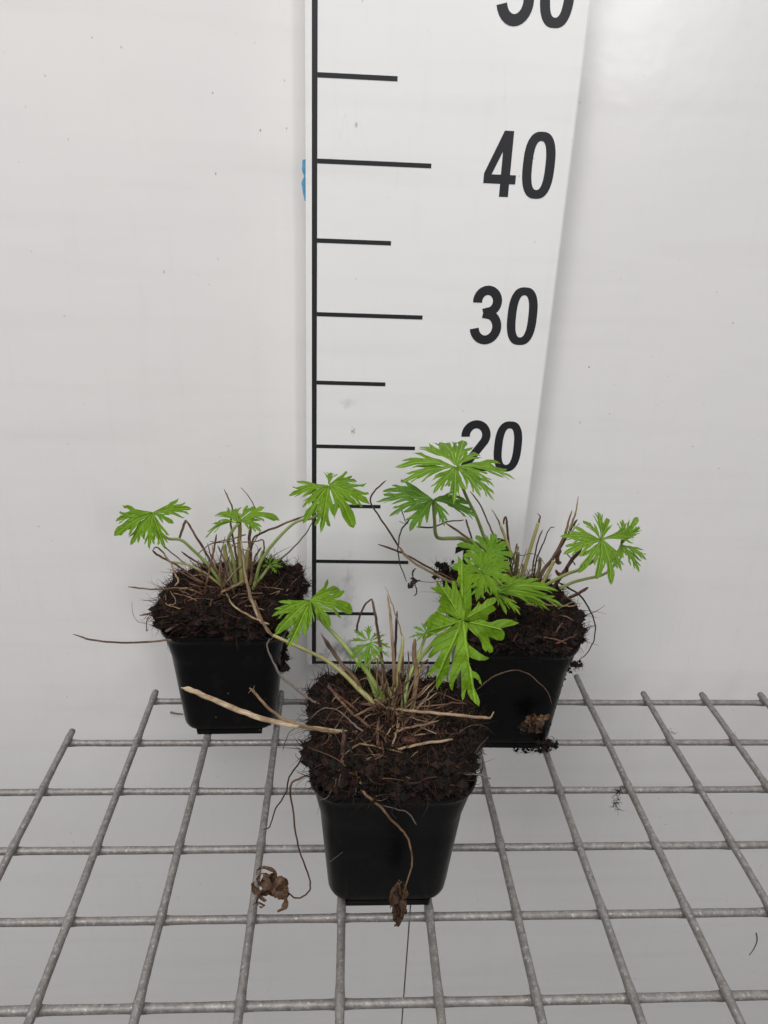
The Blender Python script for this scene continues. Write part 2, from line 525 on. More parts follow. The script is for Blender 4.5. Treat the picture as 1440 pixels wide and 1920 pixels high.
# torn blue tape behind the board's left edge
tp = []
for (px, py) in ((574, 298), (567, 300), (566, 318), (570, 331), (565, 343), (568, 362), (571, 376), (575, 378)):
    tp.append(atY(px, py, YB + 0.006))
tv = tp + [p + Vector((0, 0.0004, 0)) for p in tp]
n8 = len(tp)
mesh_obj('tape_scrap', tv, [tuple(range(n8)), tuple(range(2 * n8 - 1, n8 - 1, -1))] + [(i, i + n8, (i + 1) % n8 + n8, (i + 1) % n8) for i in range(n8)], M_tape, board, False)
tag(bpy.data.objects['tape_scrap'], 'torn scrap of blue tape')

# ------------------------------------------------------------------ wire grid
grid = empty('wire_grid', (0, 0.05, 0), 'galvanised welded wire grid shelf carrying the three pots', 'wire shelf')
RW = 0.00235
SY = 0.04854
ys = [(6 - r) * SY for r in range(1, 10)]
xs = [(i - 5) * 0.05 for i in range(-4, 17)]
def rod(a, b, cross, axis, seed):
    n = int((b - a).length / 0.004) + 2
    path = []
    rr = []
    for i in range(n):
        t = i / (n - 1)
        p = a.lerp(b, t)
        p = p + Vector((noise.noise((t * 9, seed, 1)), noise.noise((t * 9, seed, 2)), noise.noise((t * 9, seed, 3)) * .6)) * 0.00035
        path.append(p)
        d = min([abs(p[axis] - c) for c in cross] or [1])
        rr.append(RW * (1 + 0.22 * math.exp(-(d / 0.0034) ** 2) + 0.05 * noise.noise((t * 60, seed, 5))))
    f = lambda u: rr[min(n - 1, int(round(u * (n - 1))))]
    return tube(path, f, 12, 1.0, 0.05)
ends = {0: 2, 1: 1}
for j, y in enumerate(ys):           # cross wires, underneath
    r = j + 1
    if r == 1: x_start = xs[4 + 1] - 0.0035
    elif r == 2: x_start = xs[4 + 0] - 0.0035
    else: x_start = xs[0] - 0.01
    cr = [x for x in xs]
    V, F = rod(Vector((x_start, y, -0.0042)), Vector((xs[-1] + 0.01, y, -0.0042)), cr, 0, j * 3.3)
    mesh_obj('wire', V, F, M_wire, grid)
overs = {1: 0.0065, 4: 0.0065, 9: 0.0065, 8: 0.030, 10: 0.006, 11: 0.006}
for i, x in enumerate(xs):           # lengthwise wires, on top
    k = i - 4
    if k < 0: yend = ys[2] + 0.006
    elif k == 0: yend = ys[1] + 0.008
    else: yend = ys[0] + overs.get(k, 0.006)
    V, F = rod(Vector((x, -0.16, 0.0002)), Vector((x, yend, 0.0002)), ys, 1, 40 + i * 2.1)
    mesh_obj('wire', V, F, M_wire, grid)
ZG = 0.0029        # where the pots stand

# ------------------------------------------------------------------ pots
def rsq(cx, cy, z, half, rad, n=7, jit=0):
    out = []
    for q, (sx, sy) in enumerate(((1, 1), (-1, 1), (-1, -1), (1, -1))):
        for i in range(n):
            a = math.pi / 2 * (q + i / (n - 1))
            out.append(Vector((cx + sx * (half - rad) + rad * math.cos(a), cy + sy * (half - rad) + rad * math.sin(a), z)))
        # slight bow of the wall between corners
    return out
PROF = [(0.0036, 0.0285, .0095), (0.0042, 0.0306, .0105), (0.0056, 0.0319, .0115),
        (0.0080, 0.0328, .012), (0.0120, 0.0333, .0125), (0.0300, 0.0348, .0135), (0.0550, 0.0369, .0145), (0.0835, 0.0393, .0155),
        (0.0841, 0.0397, .016), (0.0847, 0.0410, .0170), (0.0856, 0.0420, .0178), (0.0869, 0.0428, .018), (0.0885, 0.0433, .018), (0.0905, 0.0435, .018), (0.0914, 0.0433, .018), (0.0916, 0.0428, .0175),
        (0.0908, 0.0419, .017), (0.0820, 0.0408, .016), (0.0600, 0.0365, .014)]
PH = 0.0916
def make_pot(parent, cx, cy, rz, tilt=(0, 0)):
    V, F = [], []
    M = Matrix.Translation((cx, cy, ZG)) @ Matrix.Rotation(rz, 4, 'Z') @ Matrix.Rotation(tilt[0], 4, 'X') @ Matrix.Rotation(tilt[1], 4, 'Y')
    nr = 28
    for (z, h, r) in PROF:
        V += [M @ v for v in rsq(0, 0, z, h + .0008, r)]
    for i in range(len(PROF) - 1):
        for k in range(nr):
            a = i * nr + k; b = i * nr + (k + 1) % nr
            F.append((a, b, b + nr, a + nr))
    F.append(tuple(range(nr - 1, -1, -1)))
    o = mesh_obj('pot', V, F, M_pot, parent)
    for (ax, ay) in ((0.0235, 0.0322), (0.0295, 0.0235)):
        V, F = [], []
        for (z, k) in ((0.0, -.0006), (.0005, 0), (.0050, .0004)):
            V += [M @ Vector((sx * (ax + k), sy * (ay + k), z + (.0001 if ax > ay else 0))) for sx, sy in ((1, 1), (-1, 1), (-1, -1), (1, -1))]
        F = [(3, 2, 1, 0)] + [(i * 4 + q, i * 4 + (q + 1) % 4, i * 4 + 4 + (q + 1) % 4, i * 4 + 4 + q) for i in (0, 1) for q in range(4)]
        mesh_obj('foot', V, F, M_pot, o, False)
    m = o.modifiers.new('es', 'EDGE_SPLIT'); m.split_angle = math.radians(50)
    return M

# ------------------------------------------------------------------ peat block with fibres
FIB_COL = [((0.0060, 0.0038, 0.0030), 40), ((0.017, 0.0085, 0.0055), 28), ((0.050, 0.021, 0.012), 17), ((0.095, 0.043, 0.026), 7), ((0.14, 0.095, 0.065), 2.4), ((0.32, 0.26, 0.21), 0.9)]
def pick_col(red=1.0):
    ws = [w_ * (red if i in (2, 3) else 1) for i, (_, w_) in enumerate(FIB_COL)]
    c = random.choices([c for c, _ in FIB_COL], ws)[0]
    k = random.uniform(0.7, 1.25)
    return tuple(x * k for x in c)
class Soup:
    def __init__(self): self.V, self.F, self.C = [], [], []
    def fibre(self, p, d, L, r, col, curl=0.6, seg=4, drop=0.0, flat=1.0):
        d = d.normalized()
        side = d.cross(Vector((random.uniform(-1, 1), random.uniform(-1, 1), random.uniform(-1, 1))))
        if side.length < 1e-3: side = d.orthogonal()
        side.normalize()
        ax = Vector((random.gauss(0, 1), random.gauss(0, 1), random.gauss(0, 1))).normalized()
        rot = Matrix.Rotation(curl * random.uniform(-1, 1) / seg * 2, 3, ax)
        b0 = len(self.V)
        for i in range(seg + 1):
            t = i / seg
            rr = r * (1 - 0.75 * t)
            b = d.cross(side).normalized(); s = b.cross(d).normalized()
            for k in range(3):
                a = 2.094 * k
                self.V.append(p + s * rr * math.cos(a) + b * rr * flat * math.sin(a))
                self.C.append(col)
            p = p + d * (L / seg)
            d = (rot @ d + Vector((0, 0, -drop / seg))).normalized()
        for i in range(seg):
            for k in range(3):
                a = b0 + i * 3 + k; b2 = b0 + i * 3 + (k + 1) % 3
                self.F.append((a, b2, b2 + 3, a + 3))
    def crumb(self, p, r, col):
        b0 = len(self.V)
        for v in ((0, 0, 1), (1, 0, 0), (0, 1, 0), (-1, 0, 0), (0, -1, 0), (0, 0, -1)):
            self.V.append(p + Vector(v) * r * random.uniform(0.5, 1.4)); self.C.append(col)
        for f in ((0, 1, 2), (0, 2, 3), (0, 3, 4), (0, 4, 1), (5, 2, 1), (5, 3, 2), (5, 4, 3), (5, 1, 4)):
            self.F.append(tuple(b0 + i for i in f))
    def build(self, name, mat, parent):
        me = bpy.data.meshes.new(name)
        me.from_pydata([tuple(v) for v in self.V], [], self.F)
        at = me.color_attributes.new('tint', 'FLOAT_COLOR', 'POINT')
        flat = []
        for c in self.C: flat += [c[0], c[1], c[2], 1.0]
        at.data.foreach_set('color', flat)
        return link(name, me, mat, parent)

def make_peat(parent, M, half, top, lump, seed, offs=(0, 0), nfib=6500, crown=(0, 0), edge=900):
    """block of peat standing proud of the rim; lump = list of (x,y,z,r,push) bulges in pot space"""
    bm = bmesh.new()
    bmesh.ops.create_cube(bm, size=2)
    bmesh.ops.subdivide_edges(bm, edges=bm.edges[:], cuts=54, use_grid_fill=True)
    zc = PH - 0.004 + top / 2 - 0.004; hz = top / 2 + 0.008
    for v in bm.verts:
        x, y, z = v.co
        k = 9.0
        n = (abs(x) ** k + abs(y) ** k + abs(z) ** k) ** (1 / k)
        x, y, z = x / n, y / n, z / n
        m = max(abs(x), abs(y), 1e-6)
        e4 = (abs(x) ** 4.5 + abs(y) ** 4.5) ** (1 / 4.5) + 1e-9
        x, y = x * m / e4, y * m / e4          # plan follows the rounded corners of the pot
        p = Vector((x * half + offs[0], y * half + offs[1], zc + z * hz))
        p.z -= 0.003 * max(0, m - 0.6) / 0.4 if z > 0 else 0
        q = p * 1.0 + Vector((seed, seed * 2, 0))
        nn = Vector((x, y, max(0, z) * 1.2)).normalized()
        dsp = 0.0034 * noise.fractal(q * 60, 1.0, 2.0, 3) + 0.0062 * noise.fractal(q * 170, 1.0, 2.0, 3) + 0.0018 * noise.noise(q * 700) - 0.001
        p += nn * (dsp if z > -0.6 else min(0, dsp))
        if p.z < PH - 0.001:
            e5 = (abs(p.x) ** 4.5 + abs(p.y) ** 4.5) ** (1 / 4.5)
            if e5 > 0.0400: p.x *= 0.0400 / e5; p.y *= 0.0400 / e5
        for (lx, ly, lz, lr, push) in lump:
            d = (p - Vector((lx, ly, lz))).length
            if d < lr:
                s = (1 - (d / lr) ** 2)
                p += Vector(push) * s * max(0.0, min(1.0, (p.z - PH + 0.001) / 0.004))
        v.co = M @ p
    bm.normal_update()
    S_ = Soup()
    faces = [f for f in bm.faces if f.calc_center_median().z > ZG + PH + 0.0008]
    ar = [f.calc_area() for f in faces]
    C3 = M @ Vector((crown[0], crown[1], PH + 0.01))
    ctr = M @ Vector((0, 0, PH))
    for f in random.choices(faces, ar, k=nfib):
        nrm = f.normal
        p = f.calc_center_median() + nrm * random.uniform(-0.0004, 0.0006)
        tang = Vector((random.gauss(0, 1), random.gauss(0, 1), random.gauss(0, 1)))
        tang = (tang - nrm * tang.dot(nrm)).normalized()
        near = math.exp(-((p - C3).length / 0.028) ** 2)
        up = random.choice([0.0, 0.0, 0.0, 0.05, 0.1, 0.15, 0.4]) if nrm.z > .5 else random.choice([0, 0, .03, .08])
        L = random.choice([.002, .003, .004, .006, .009, .014])
        r = random.choice([.00010, .00013, .00017, .00022, .0003, .0004]) * (1.0 + 0.5 * near)
        S_.fibre(p, tang + nrm * up, L, r, tuple(x_ * (.5 + 1.1 * near) for x_ in pick_col(1.5 + 4.0 * near)), 2.2, 5, 0.25)
    for f in random.choices(faces, ar, k=900):       # flat flakes of bark and leaf litter
        nrm = f.normal
        tang = Vector((random.gauss(0, 1), random.gauss(0, 1), random.gauss(0, 1))); tang = (tang - nrm * tang.dot(nrm)).normalized()
        S_.fibre(f.calc_center_median() + nrm * random.uniform(0, .0006), tang + nrm * random.uniform(-.05, .3), random.uniform(.002, .007), random.uniform(.0004, .0011), tuple(x_ * random.uniform(.5, 1.3) for x_ in pick_col(2.6)), .8, 2, .1, .35)
    for f in random.choices(faces, ar, k=2600):
        p = f.calc_center_median()
        S_.crumb(p + f.normal * 0.0003, random.choice([.0005, .0009, .0014, .0021, .0030]), tuple(x * random.uniform(.6, 1.3) for x in random.choice([(0.006, .0038, .003), (0.013, .0072, .005), (0.028, .013, .008)])))
    # long shaggy roots on the sides
    sides = [f for f in faces if abs(f.normal.z) < 0.75]
    for f in random.choices(sides, k=edge // 9):
        nrm = f.normal
        tang = Vector((random.gauss(0, 1), random.gauss(0, 1), random.gauss(0, 1)))
        tang = (tang - nrm * tang.dot(nrm)).normalized()
        S_.fibre(f.calc_center_median(), nrm * random.uniform(.2, 1.0) + tang * random.uniform(.2, 1) + Vector((0, 0, -.2)), random.uniform(.003, .009), random.uniform(.00010, .00034), pick_col(0.7), 3.4, 5, 0.8)
    tops = [f for f in faces if f.normal.z > 0.35]
    wts = [f.calc_area() * (0.06 + math.exp(-((f.calc_center_median() - C3 - Vector((-.008, 0, 0))).length / 0.024) ** 2)) for f in tops]
    for f in random.choices(tops, wts, k=800):       # shreds of brown leaf base round the crown
        nrm = f.normal
        tang = Vector((random.gauss(0, 1), random.gauss(0, .6), 0)); tang = (tang - nrm * tang.dot(nrm)).normalized()
        S_.fibre(f.calc_center_median() + nrm * random.uniform(.0003, .002), tang + nrm * random.uniform(-.02, .25), random.uniform(.007, .024), random.uniform(.00016, .00048),
                 tuple(x * random.uniform(.6, 1.3) for x in random.choice([(0.060, .025, .015), (0.10, .046, .028), (0.035, .015, .010), (0.14, .075, .045)])), 1.5, 6, 0.25, .5)
    me = bpy.data.meshes.new('peat_block'); bm.to_mesh(me); bm.free()
    me.polygons.foreach_set('use_smooth', [True] * len(me.polygons))
    o = link('peat_block', me, M_peat, parent)
    fo = S_.build('peat_fibres', M_fibre, o)
    fo['kind'] = 'stuff'
    return o

# ------------------------------------------------------------------ stalks and leaves
def stalk(parent, pts, r0, r1, mat, name='dry_stalk', flat=1.0, sides=10, jit=0.10, n=7, sharp=False, rf=None):
    path = spline(pts, n) if not sharp else [p for i in range(len(pts) - 1) for p in [pts[i].lerp(pts[i + 1], k / 5) for k in range(5)]] + [pts[-1]]
    f = rf or (lambda t: r0 + (r1 - r0) * t)
    if name == 'dry_stalk':
        g = f; f = lambda t: 0.68 * g(t) * (0.4 + 0.6 * min(1, t * 14)) * (0.55 + 0.45 * min(1, (1 - t) * 20))
    if name == 'dry_stalk':
        sd = random.uniform(0, 50)
        amp = 0.0005
        path = [p + Vector((noise.noise((i * .35, sd, 0)), noise.noise((i * .35, sd, 9)), noise.noise((i * .35, sd, 5)))) * amp * min(1, i / 4) for i, p in enumerate(path)]
    if name == 'stem': h_ = f; f = lambda t: 0.84 * h_(t)
    V, F = tube(path, f, sides, flat, jit)
    fib = []; ll = 0.0; sd2 = random.uniform(0, 40)
    for i in range(len(path)):
        if i: ll += (path[i] - path[i - 1]).length
        fib += [(math.cos(6.2832 * k / sides) * 1.3, math.sin(6.2832 * k / sides) * 1.3, ll * 70 + sd2) for k in range(sides)]
    return mesh_obj(name, V, F, mat, parent, fib=fib)

LOBE = [(0.0, .028), (.13, .052), (.27, .095), (.40, .155), (.50, .215), (.60, .280), (.69, .328), (.745, .335), (.70, .262), (.62, .185), (.53, .108),
        (.66, .128), (.77, .165), (.845, .205), (.885, .205), (.835, .130), (.755, .074), (.86, .074), (.93, .052), (1.0, 0.0)]
LOBE2 = [(0.0, .028), (.15, .058), (.30, .110), (.43, .180), (.54, .250), (.64, .300), (.70, .310), (.645, .225), (.56, .140), (.48, .085), (.62, .108), (.75, .135), (.85, .130), (.93, .085), (1.0, 0.0)]
LOBE3 = [(0.0, .022), (.25, .050), (.42, .110), (.58, .215), (.56, .125), (.50, .070), (.68, .085), (.82, .165), (.78, .080), (.72, .045), (.88, .035), (1.0, 0.0)]
def leaf(parent, c, tips, mat, arch=0.10, fold=0.22, width=1.0, shape=None, name='leaf', wave=0.05, nvec=None, curl=0.0):
    c = Vector(c)
    V, F, UV = [], [], []
    T3 = [Vector(t[0]) for t in tips]
    # leaf normal from the spread of its lobes
    if nvec is None:
        nrm = Vector((0, 0, 0))
        ds = [(t - c).normalized() for t in T3]
        for i in range(len(ds)):
            for j in range(i + 1, len(ds)):
                x = ds[i].cross(ds[j])
                if x.dot(Vector((0, -0.6, 0.8))) < 0: x = -x
                nrm += x
        nrm = (nrm.normalized() + Vector((0, -0.15, 0.3))).normalized()
    else:
        nrm = Vector(nvec).normalized()
    for li, t in enumerate(tips):
        tip = Vector(t[0]); wf = t[1] if len(t) > 1 else 1.0
        ax = tip - c; L = ax.length
        d = ax.normalized()
        s = nrm.cross(d); s.normalize()
        ln = d.cross(s).normalized()
        if ln.dot(nrm) < 0: ln = -ln
        sep = min([math.degrees(d.angle((Vector(o[0]) - c).normalized())) for oi, o in enumerate(tips) if oi != li] or [60])
        wf = min(wf, max(0.55, sep / 35.0))
        sh = shape or random.choice([LOBE, LOBE, LOBE2])
        def half(sg):
            return [(max(0, u + random.uniform(-.022, .022)) if 0 < u < 1 else u, sg * v * width * wf * random.uniform(.88, 1.12)) for (u, v) in sh]
        A, B = half(1), half(-1)
        pl = [(0.0, sh[0][1] * width)] + A[1:-1] + [(1.0, 0.0)] + B[1:-1][::-1] + [(0.0, -sh[0][1] * width)]
        # densify the outline so that teeth curve a little
        P2 = [Vector(p) for p in pl]
        nb = len(P2)
        inner = []
        for iu in range(1, 14):
            u = iu / 14
            inner.append(Vector((u, 0.0)))
            for vv in (.05, .10, .16, .23):
                for sg in (1, -1):
                    inner.append(Vector((u + .018 * sg * (iu % 2), sg * vv * width * wf)))
        def ins(pt):
            r = False
            for i in range(nb):
                a, b2 = P2[i], P2[(i + 1) % nb]
                if (a.y > pt.y) != (b2.y > pt.y) and pt.x < (b2.x - a.x) * (pt.y - a.y) / (b2.y - a.y) + a.x: r = not r
            return r
        inner = [p for p in inner if ins(p)]
        res = delaunay_2d_cdt(P2 + inner, [(i, (i + 1) % nb) for i in range(nb)], [], 0, 1e-6)
        vs, fs = res[0], res[2]
        b0 = len(V)
        ph = random.uniform(0, 9); lift = 0.0002 * li
        bend = random.uniform(-.05, .05); lf = random.uniform(.8, 2.6)
        for v in vs:
            u, q = v.x, v.y
            mid = c + ax * u + nrm * (arch * L * 4 * u * (1 - u) * (1 - .25 * u)) + s * (bend * L * u * u)
            off = fold * lf * abs(q) * L * (1 - .45 * u) - curl * (q * q) * L * 3
            off += wave * L * noise.noise((u * 5 + ph, q * 7, ph)) * min(1, u * 4)
            V.append(mid + s * q * L + ln * (off + lift))
            UV.append((u, q))
        for f in fs:
            m = sum((vs[i] for i in f), Vector((0, 0))) / len(f)
            if ins(m):
                F.append(tuple(b0 + i for i in f))
    me = bpy.data.meshes.new(name)
    me.from_pydata([tuple(v) for v in V], [], F)
    ul = me.uv_layers.new(name='UVMap')
    for lp in me.loops:
        ul.data[lp.index].uv = UV[lp.vertex_index]
    me.polygons.foreach_set('use_smooth', [True] * len(me.polygons))
    return link(name, me, mat, parent)

def traced_leaf(parent, cr, cpt, Yc, pieces, mat, name='leaf'):
    """one leaf from the outlines of its lobes; each lobe has its own tilt in depth, droop and fold"""
    V, F, UV = [], [], []
    c2 = Vector(cr(*cpt))
    for pi, (pl, gx, gy, droop, fold) in enumerate(pieces):
        P2 = [Vector(cr(*p)) for p in pl]
        # round the outline a little
        far = max(P2, key=lambda p: (p - c2).length)
        cen = sum(P2, Vector((0, 0))) / len(P2)
        dirv = ((far - c2).normalized() + (cen - c2).normalized()).normalized()
        R_ = (far - c2).length
        nb = len(P2)
        xs_ = [p.x for p in P2]; ys_ = [p.y for p in P2]
        def ins(pt):
            r = False
            for i in range(nb):
                a, b2 = P2[i], P2[(i + 1) % nb]
                if (a.y > pt.y) != (b2.y > pt.y) and pt.x < (b2.x - a.x) * (pt.y - a.y) / (b2.y - a.y) + a.x: r = not r
            return r
        inner = []
        y = min(ys_)
        while y < max(ys_):
            x = min(xs_) + random.uniform(0, 3)
            while x < max(xs_):
                q = Vector((x, y))
                if ins(q): inner.append(q)
                x += 5.5
            y += 5.0
        res = delaunay_2d_cdt(P2 + inner, [(i, (i + 1) % nb) for i in range(nb)], [], 0, 1e-4)
        vs, fs = res[0], res[2]
        b0 = len(V)
        for v in vs:
            d = v - c2
            u = d.dot(dirv) / R_; q = d.cross(dirv) / R_ if False else (d.x * dirv.y - d.y * dirv.x) / R_
            Y = Yc + gx * d.x / 100 + gy * d.y / 100 + fold * (abs(q) - .12) * min(1, max(0, u) * 3) * R_ / 100 + .0030 * noise.noise((v.x * .035, v.y * .035, pi * 3.1)) - .0003 * pi
            p = atY(v.x, v.y, Y)
            p = p + (CAM - p).normalized() * (-droop * max(0, u) ** 2)
            V.append(p); UV.append((max(0, min(.97, u)), q))
        for f in fs:
            m = sum((vs[i] for i in f), Vector((0, 0))) / len(f)
            if ins(m): F.append(tuple(b0 + i for i in f))
    me = bpy.data.meshes.new(name)
    me.from_pydata([tuple(v) for v in V], [], F)
    ul = me.uv_layers.new(name='UVMap')
    for lp in me.loops: ul.data[lp.index].uv = UV[lp.vertex_index]
    me.polygons.foreach_set('use_smooth', [True] * len(me.polygons))
    return link(name, me, mat, parent)

def withered(parent, c, size, mat, n=9, seed=1, name='withered_leaf', stretch=(1, 1, 1)):
    """crumpled dead leaf: curled, puckered lobes rolled around one another"""
    rnd = random.Random(seed)
    V, F = [], []
    for k in range(n):
        d = Vector((rnd.gauss(0, 1), rnd.gauss(0, 1), rnd.gauss(0, 1))).normalized()
        axs = d.orthogonal().normalized()
        axs = Matrix.Rotation(rnd.uniform(0, 6.28), 3, d) @ axs
        p = Vector(c) + Vector([rnd.uniform(-.25, .25) * size * stretch[i] for i in range(3)])
        st = 14; wd = size * rnd.uniform(.08, .24)
        tot = rnd.uniform(3.0, 6.0) * rnd.choice([-1, 1])
        Ls = size * rnd.uniform(1.0, 1.9)
        b0 = len(V)
        ws = rnd.uniform(0, 9)
        for i in range(st + 1):
            t = i / st
            wv = wd * (0.35 + math.sin(math.pi * min(1, t * .93 + .05)) * .9) * (1 + .5 * noise.noise((t * 9, ws, 0)))
            for q in (-1, -.35, .35, 1):
                off = d.cross(axs) * (abs(q) * wv * .45 + size * .10 * noise.noise((t * 7, q * 2 + ws, 3)))
                r_ = p + axs * q * wv + off
                rel = r_ - Vector(c)
                V.append(Vector(c) + Vector([rel[j] * stretch[j] for j in range(3)]))
            p = p + d * (Ls / st)
            d = (Matrix.Rotation(tot / st * (.5 + t), 3, axs) @ d).normalized()
        for i in range(st):
            for q in range(3):
                a = b0 + i * 4 + q
                F.append((a, a + 1, a + 5, a + 4))
    return mesh_obj(name, V, F, mat, parent)

cL = crop(200, 900, 1440 / 340)
cA = crop(120, 860, 2.4)
cF = crop(560, 1160, 1440 / 380)
cF0 = crop(460, 1080, 2.88)
cFb = crop(560, 1440, 1440 / 380)
c36 = crop(360, 1280, 4)
c26 = crop(260, 1140, 4.8)
cR = crop(680, 800, 1440 / 580)
cR4 = crop(700, 820, 1440 / 280)
cR5 = crop(780, 1030, 4.8)
cR6 = crop(1000, 920, 6)
cT = crop(840, 780, 4.8)
pix = lambda x, y: (x, y)
def PY(cr, lst, Y0, Y1=None):
    """points given in the photograph, depth running from Y0 to Y1"""
    Y1 = Y0 if Y1 is None else Y1
    n = len(lst)
    return [atY(*cr(*p[:2]), p[2] if len(p) > 2 else Y0 + (Y1 - Y0) * i / max(1, n - 1)) for i, p in enumerate(lst)]
def PZ(cr, lst, z0, z1=None):
    z1 = z0 if z1 is None else z1
    n = len(lst)
    return [atZ(*cr(*p[:2]), p[2] if len(p) > 2 else z0 + (z1 - z0) * i / max(1, n - 1)) for i, p in enumerate(lst)]
def tipsY(cr, Yc, lst):
    return [(atY(*cr(*t[:2]), Yc + t[2]), t[3] if len(t) > 3 else 1.0) for t in lst]

#@@PLANTS
# ------------------------------------------------------------------ the plant nearest the camera
FX, FY = -0.0240, 0.0824
front = empty('potted_plant', (FX, FY, ZG), 'leafy plant in the black square pot nearest the camera, two withered leaves hanging from it', 'potted plant', group='potted plants on the grid')
MF = make_pot(front, FX, FY, 0.0)
make_peat(front, MF, 0.0442, 0.015, [(0.043, -0.004, PH - 0.004, 0.026, (0.006, 0, 0.0)), (-0.03, 0.03, PH + 0.01, 0.03, (0, 0, 0.004))], 1.0, crown=(0.002, 0.004), nfib=8500, edge=1500)
ps = lambda pts, r0, r1, m, **k: stalk(front, pts, r0, r1, m, **k)
# thick yellow-green stalk leaning far to the left
ps(PY(pix, [(512, 1191), (586, 1225), (613, 1239), (644, 1263), (673, 1292), (702, 1321), (734, 1371)], .120, .084), .0010, .0021, M_petiole2, name='stem')
ps(PY(pix, [(478, 1125), (490, 1160), (512, 1191), (545, 1207), (586, 1226)], .128, .116), .0010, .0012, M_tan, flat=.7)
ps(PY(cF0, [(130, 335), (118, 390), (160, 480), (185, 530), (260, 600), (340, 660), (400, 690)], .130, .095), .0006, .0013, M_grey)
# dry stalks standing up
ps(PY(cF, [(155, 100), (205, 175), (260, 260), (330, 350), (420, 450), (470, 570)], .115, .095), .0004, .0015, M_brown, rf=lambda t: .0004 + .0012 * min(1, t * 4) + .0005 * math.exp(-((t - .2) / .06) ** 2))
ps(PY(cF0, [(600, 310), (606, 260), (640, 165), (683, 122)], .110, .108), .0008, .0009, M_red, flat=.5)
ps(PY(cF0, [(683, 122), (700, 200), (716, 310), (735, 430), (762, 600)], .108, .092), .0010, .0014, M_red, flat=.6)
ps(PY(cF0, [(768, 100), (780, 190), (790, 300), (800, 450), (806, 600)], .106, .090), .0007, .0018, M_straw, flat=.6)
ps(PY(cF0, [(752, 52), (775, 105), (800, 175), (832, 270), (850, 335)], .104, .100), .0002, .0008, M_straw, flat=.35)
ps(PY(cF0, [(820, 190), (812, 330), (806, 500), (806, 600)], .108, .095), .0010, .0013, M_dark)
ps(PY(cF0, [(850, 325), (846, 400), (820, 540), (800, 650), (790, 740)], .100, .086), .0009, .0021, M_petiole2, name='stem')
ps(PY(cF0, [(850, 330), (848, 440), (852, 560)], .104, .098), .0008, .0012, M_tan)
ps(PY(cF0, [(916, 340), (912, 430), (925, 520), (912, 640), (880, 790)], .102, .086), .0017, .0021, M_tan, flat=.7)
ps(PY(cF0, [(940, 480), (925, 560), (910, 660), (895, 780)], .100, .085), .0013, .0018, M_petiole2, name='stem')
ps(PY(cF, [(545, 340), (590, 430), (620, 520), (650, 600)], .106, .094), .0010, .0014, M_brown)
ps(PY(cF, [(595, 350), (630, 480), (640, 560), (690, 720)], .104, .088), .0009, .0014, M_petiole2, name='stem')
ps(PY(cF, [(525, 350), (580, 420), (640, 540), (665, 640)], .106, .094), .0009, .0013, M_tan)
ps(PY(cF, [(690, 460), (680, 560), (690, 680), (700, 760)], .098, .084), .0022, .0024, M_petiole2, name='stem')
ps(PY(cF, [(650, 490), (660, 600), (680, 720)], .098, .086), .0016, .0020, M_petiole2, name='stem')
ps(PY(cF, [(930, 460), (880, 510), (830, 570), (785, 680), (765, 800)], .098, .080), .0006, .0014, M_brown)
ps(PY(cF, [(900, 600), (870, 680), (830, 750), (790, 790)], .094, .082), .0008, .0012, M_red)
ps(PY(cF, [(830, 380), (870, 330), (920, 290)], .096, .104), .0009, .0008, M_red)
# stalks lying on the peat and over the rim
zt = 0.1115
ps(PZ(cF, [(590, 630), (700, 645), (850, 660), (1000, 675), (1200, 693), (1365, 708)], zt + .004, zt + .010), .0011, .0013, M_straw, flat=.7)
ps(PZ(cF, [(1352, 706), (1372, 690), (1390, 660)], zt + .010, zt + .013), .0008, .0005, M_straw, flat=.5)
ps(PZ(cF, [(440, 605), (520, 615), (600, 632)], zt + .002, zt + .005), .0011, .0012, M_brown)
ps(PZ(cF, [(390, 695), (480, 650), (600, 590), (700, 540), (762, 505)], zt + .006, zt + .012), .0009, .0012, M_tan, flat=.8)
ps(PZ(cF, [(400, 1030), (560, 975), (750, 915), (900, 885), (1096, 855)], zt - .004, zt + .003), .0009, .0011, M_straw, flat=.6)
ps(PZ(c26, [(378, 716), (460, 732), (600, 790), (800, 880), (1000, 960), (1200, 1020), (1440, 1065)], zt + .006, zt + .004) + PZ(c36, [(700, 300), (900, 340), (1100, 365), (1250, 372)], zt + .003, zt - .004), .0019, .0012, M_pale, flat=.5, rf=lambda t: .0007 + .0015 * min(1, t * 12) - .0010 * max(0, t - .4))
ps(PZ(c36, [(430, 38), (470, 80), (560, 180), (680, 270), (800, 315), (950, 350), (1100, 382)], zt + .013, zt), .0011, .0012, M_tan, flat=.8)
ps(PZ(c36, [(470, 75), (462, 45), (468, 18)], zt + .012, zt + .015), .0004, .0001, M_straw)
ps(PZ(c36, [(445, 55), (432, 66), (424, 80)], zt + .012, zt + .012), .0003, .0001, M_straw)
ps(PZ(cF, [(800, 830), (920, 750), (1000, 690), (1095, 655)], zt + .001, zt + .005), .0008, .0007, M_brown, flat=.7)
ps(PZ(cF, [(180, 415), (250, 530), (350, 640), (520, 780)], zt + .003, zt + .001), .0012, .0013, M_brown, flat=.6)
ps(PZ(cF, [(200, 480), (300, 560), (420, 660)], zt + .003, zt + .002), .0010, .0012, M_red, flat=.6)
ps(PZ(cF, [(80, 715), (150, 650), (240, 638), (330, 690), (400, 760), (460, 800)], zt + .002, zt + .001), .0003, .0009, M_grey)
ps(PZ(cF, [(572, 695), (560, 850), (558, 1000), (575, 1095)], zt + .004, zt - .006), .0011, .0015, M_brown, flat=.5)
ps(PZ(cF, [(325, 800), (312, 950), (300, 1085)], zt + .002, zt - .006), .0016, .0019, M_red, flat=.3)
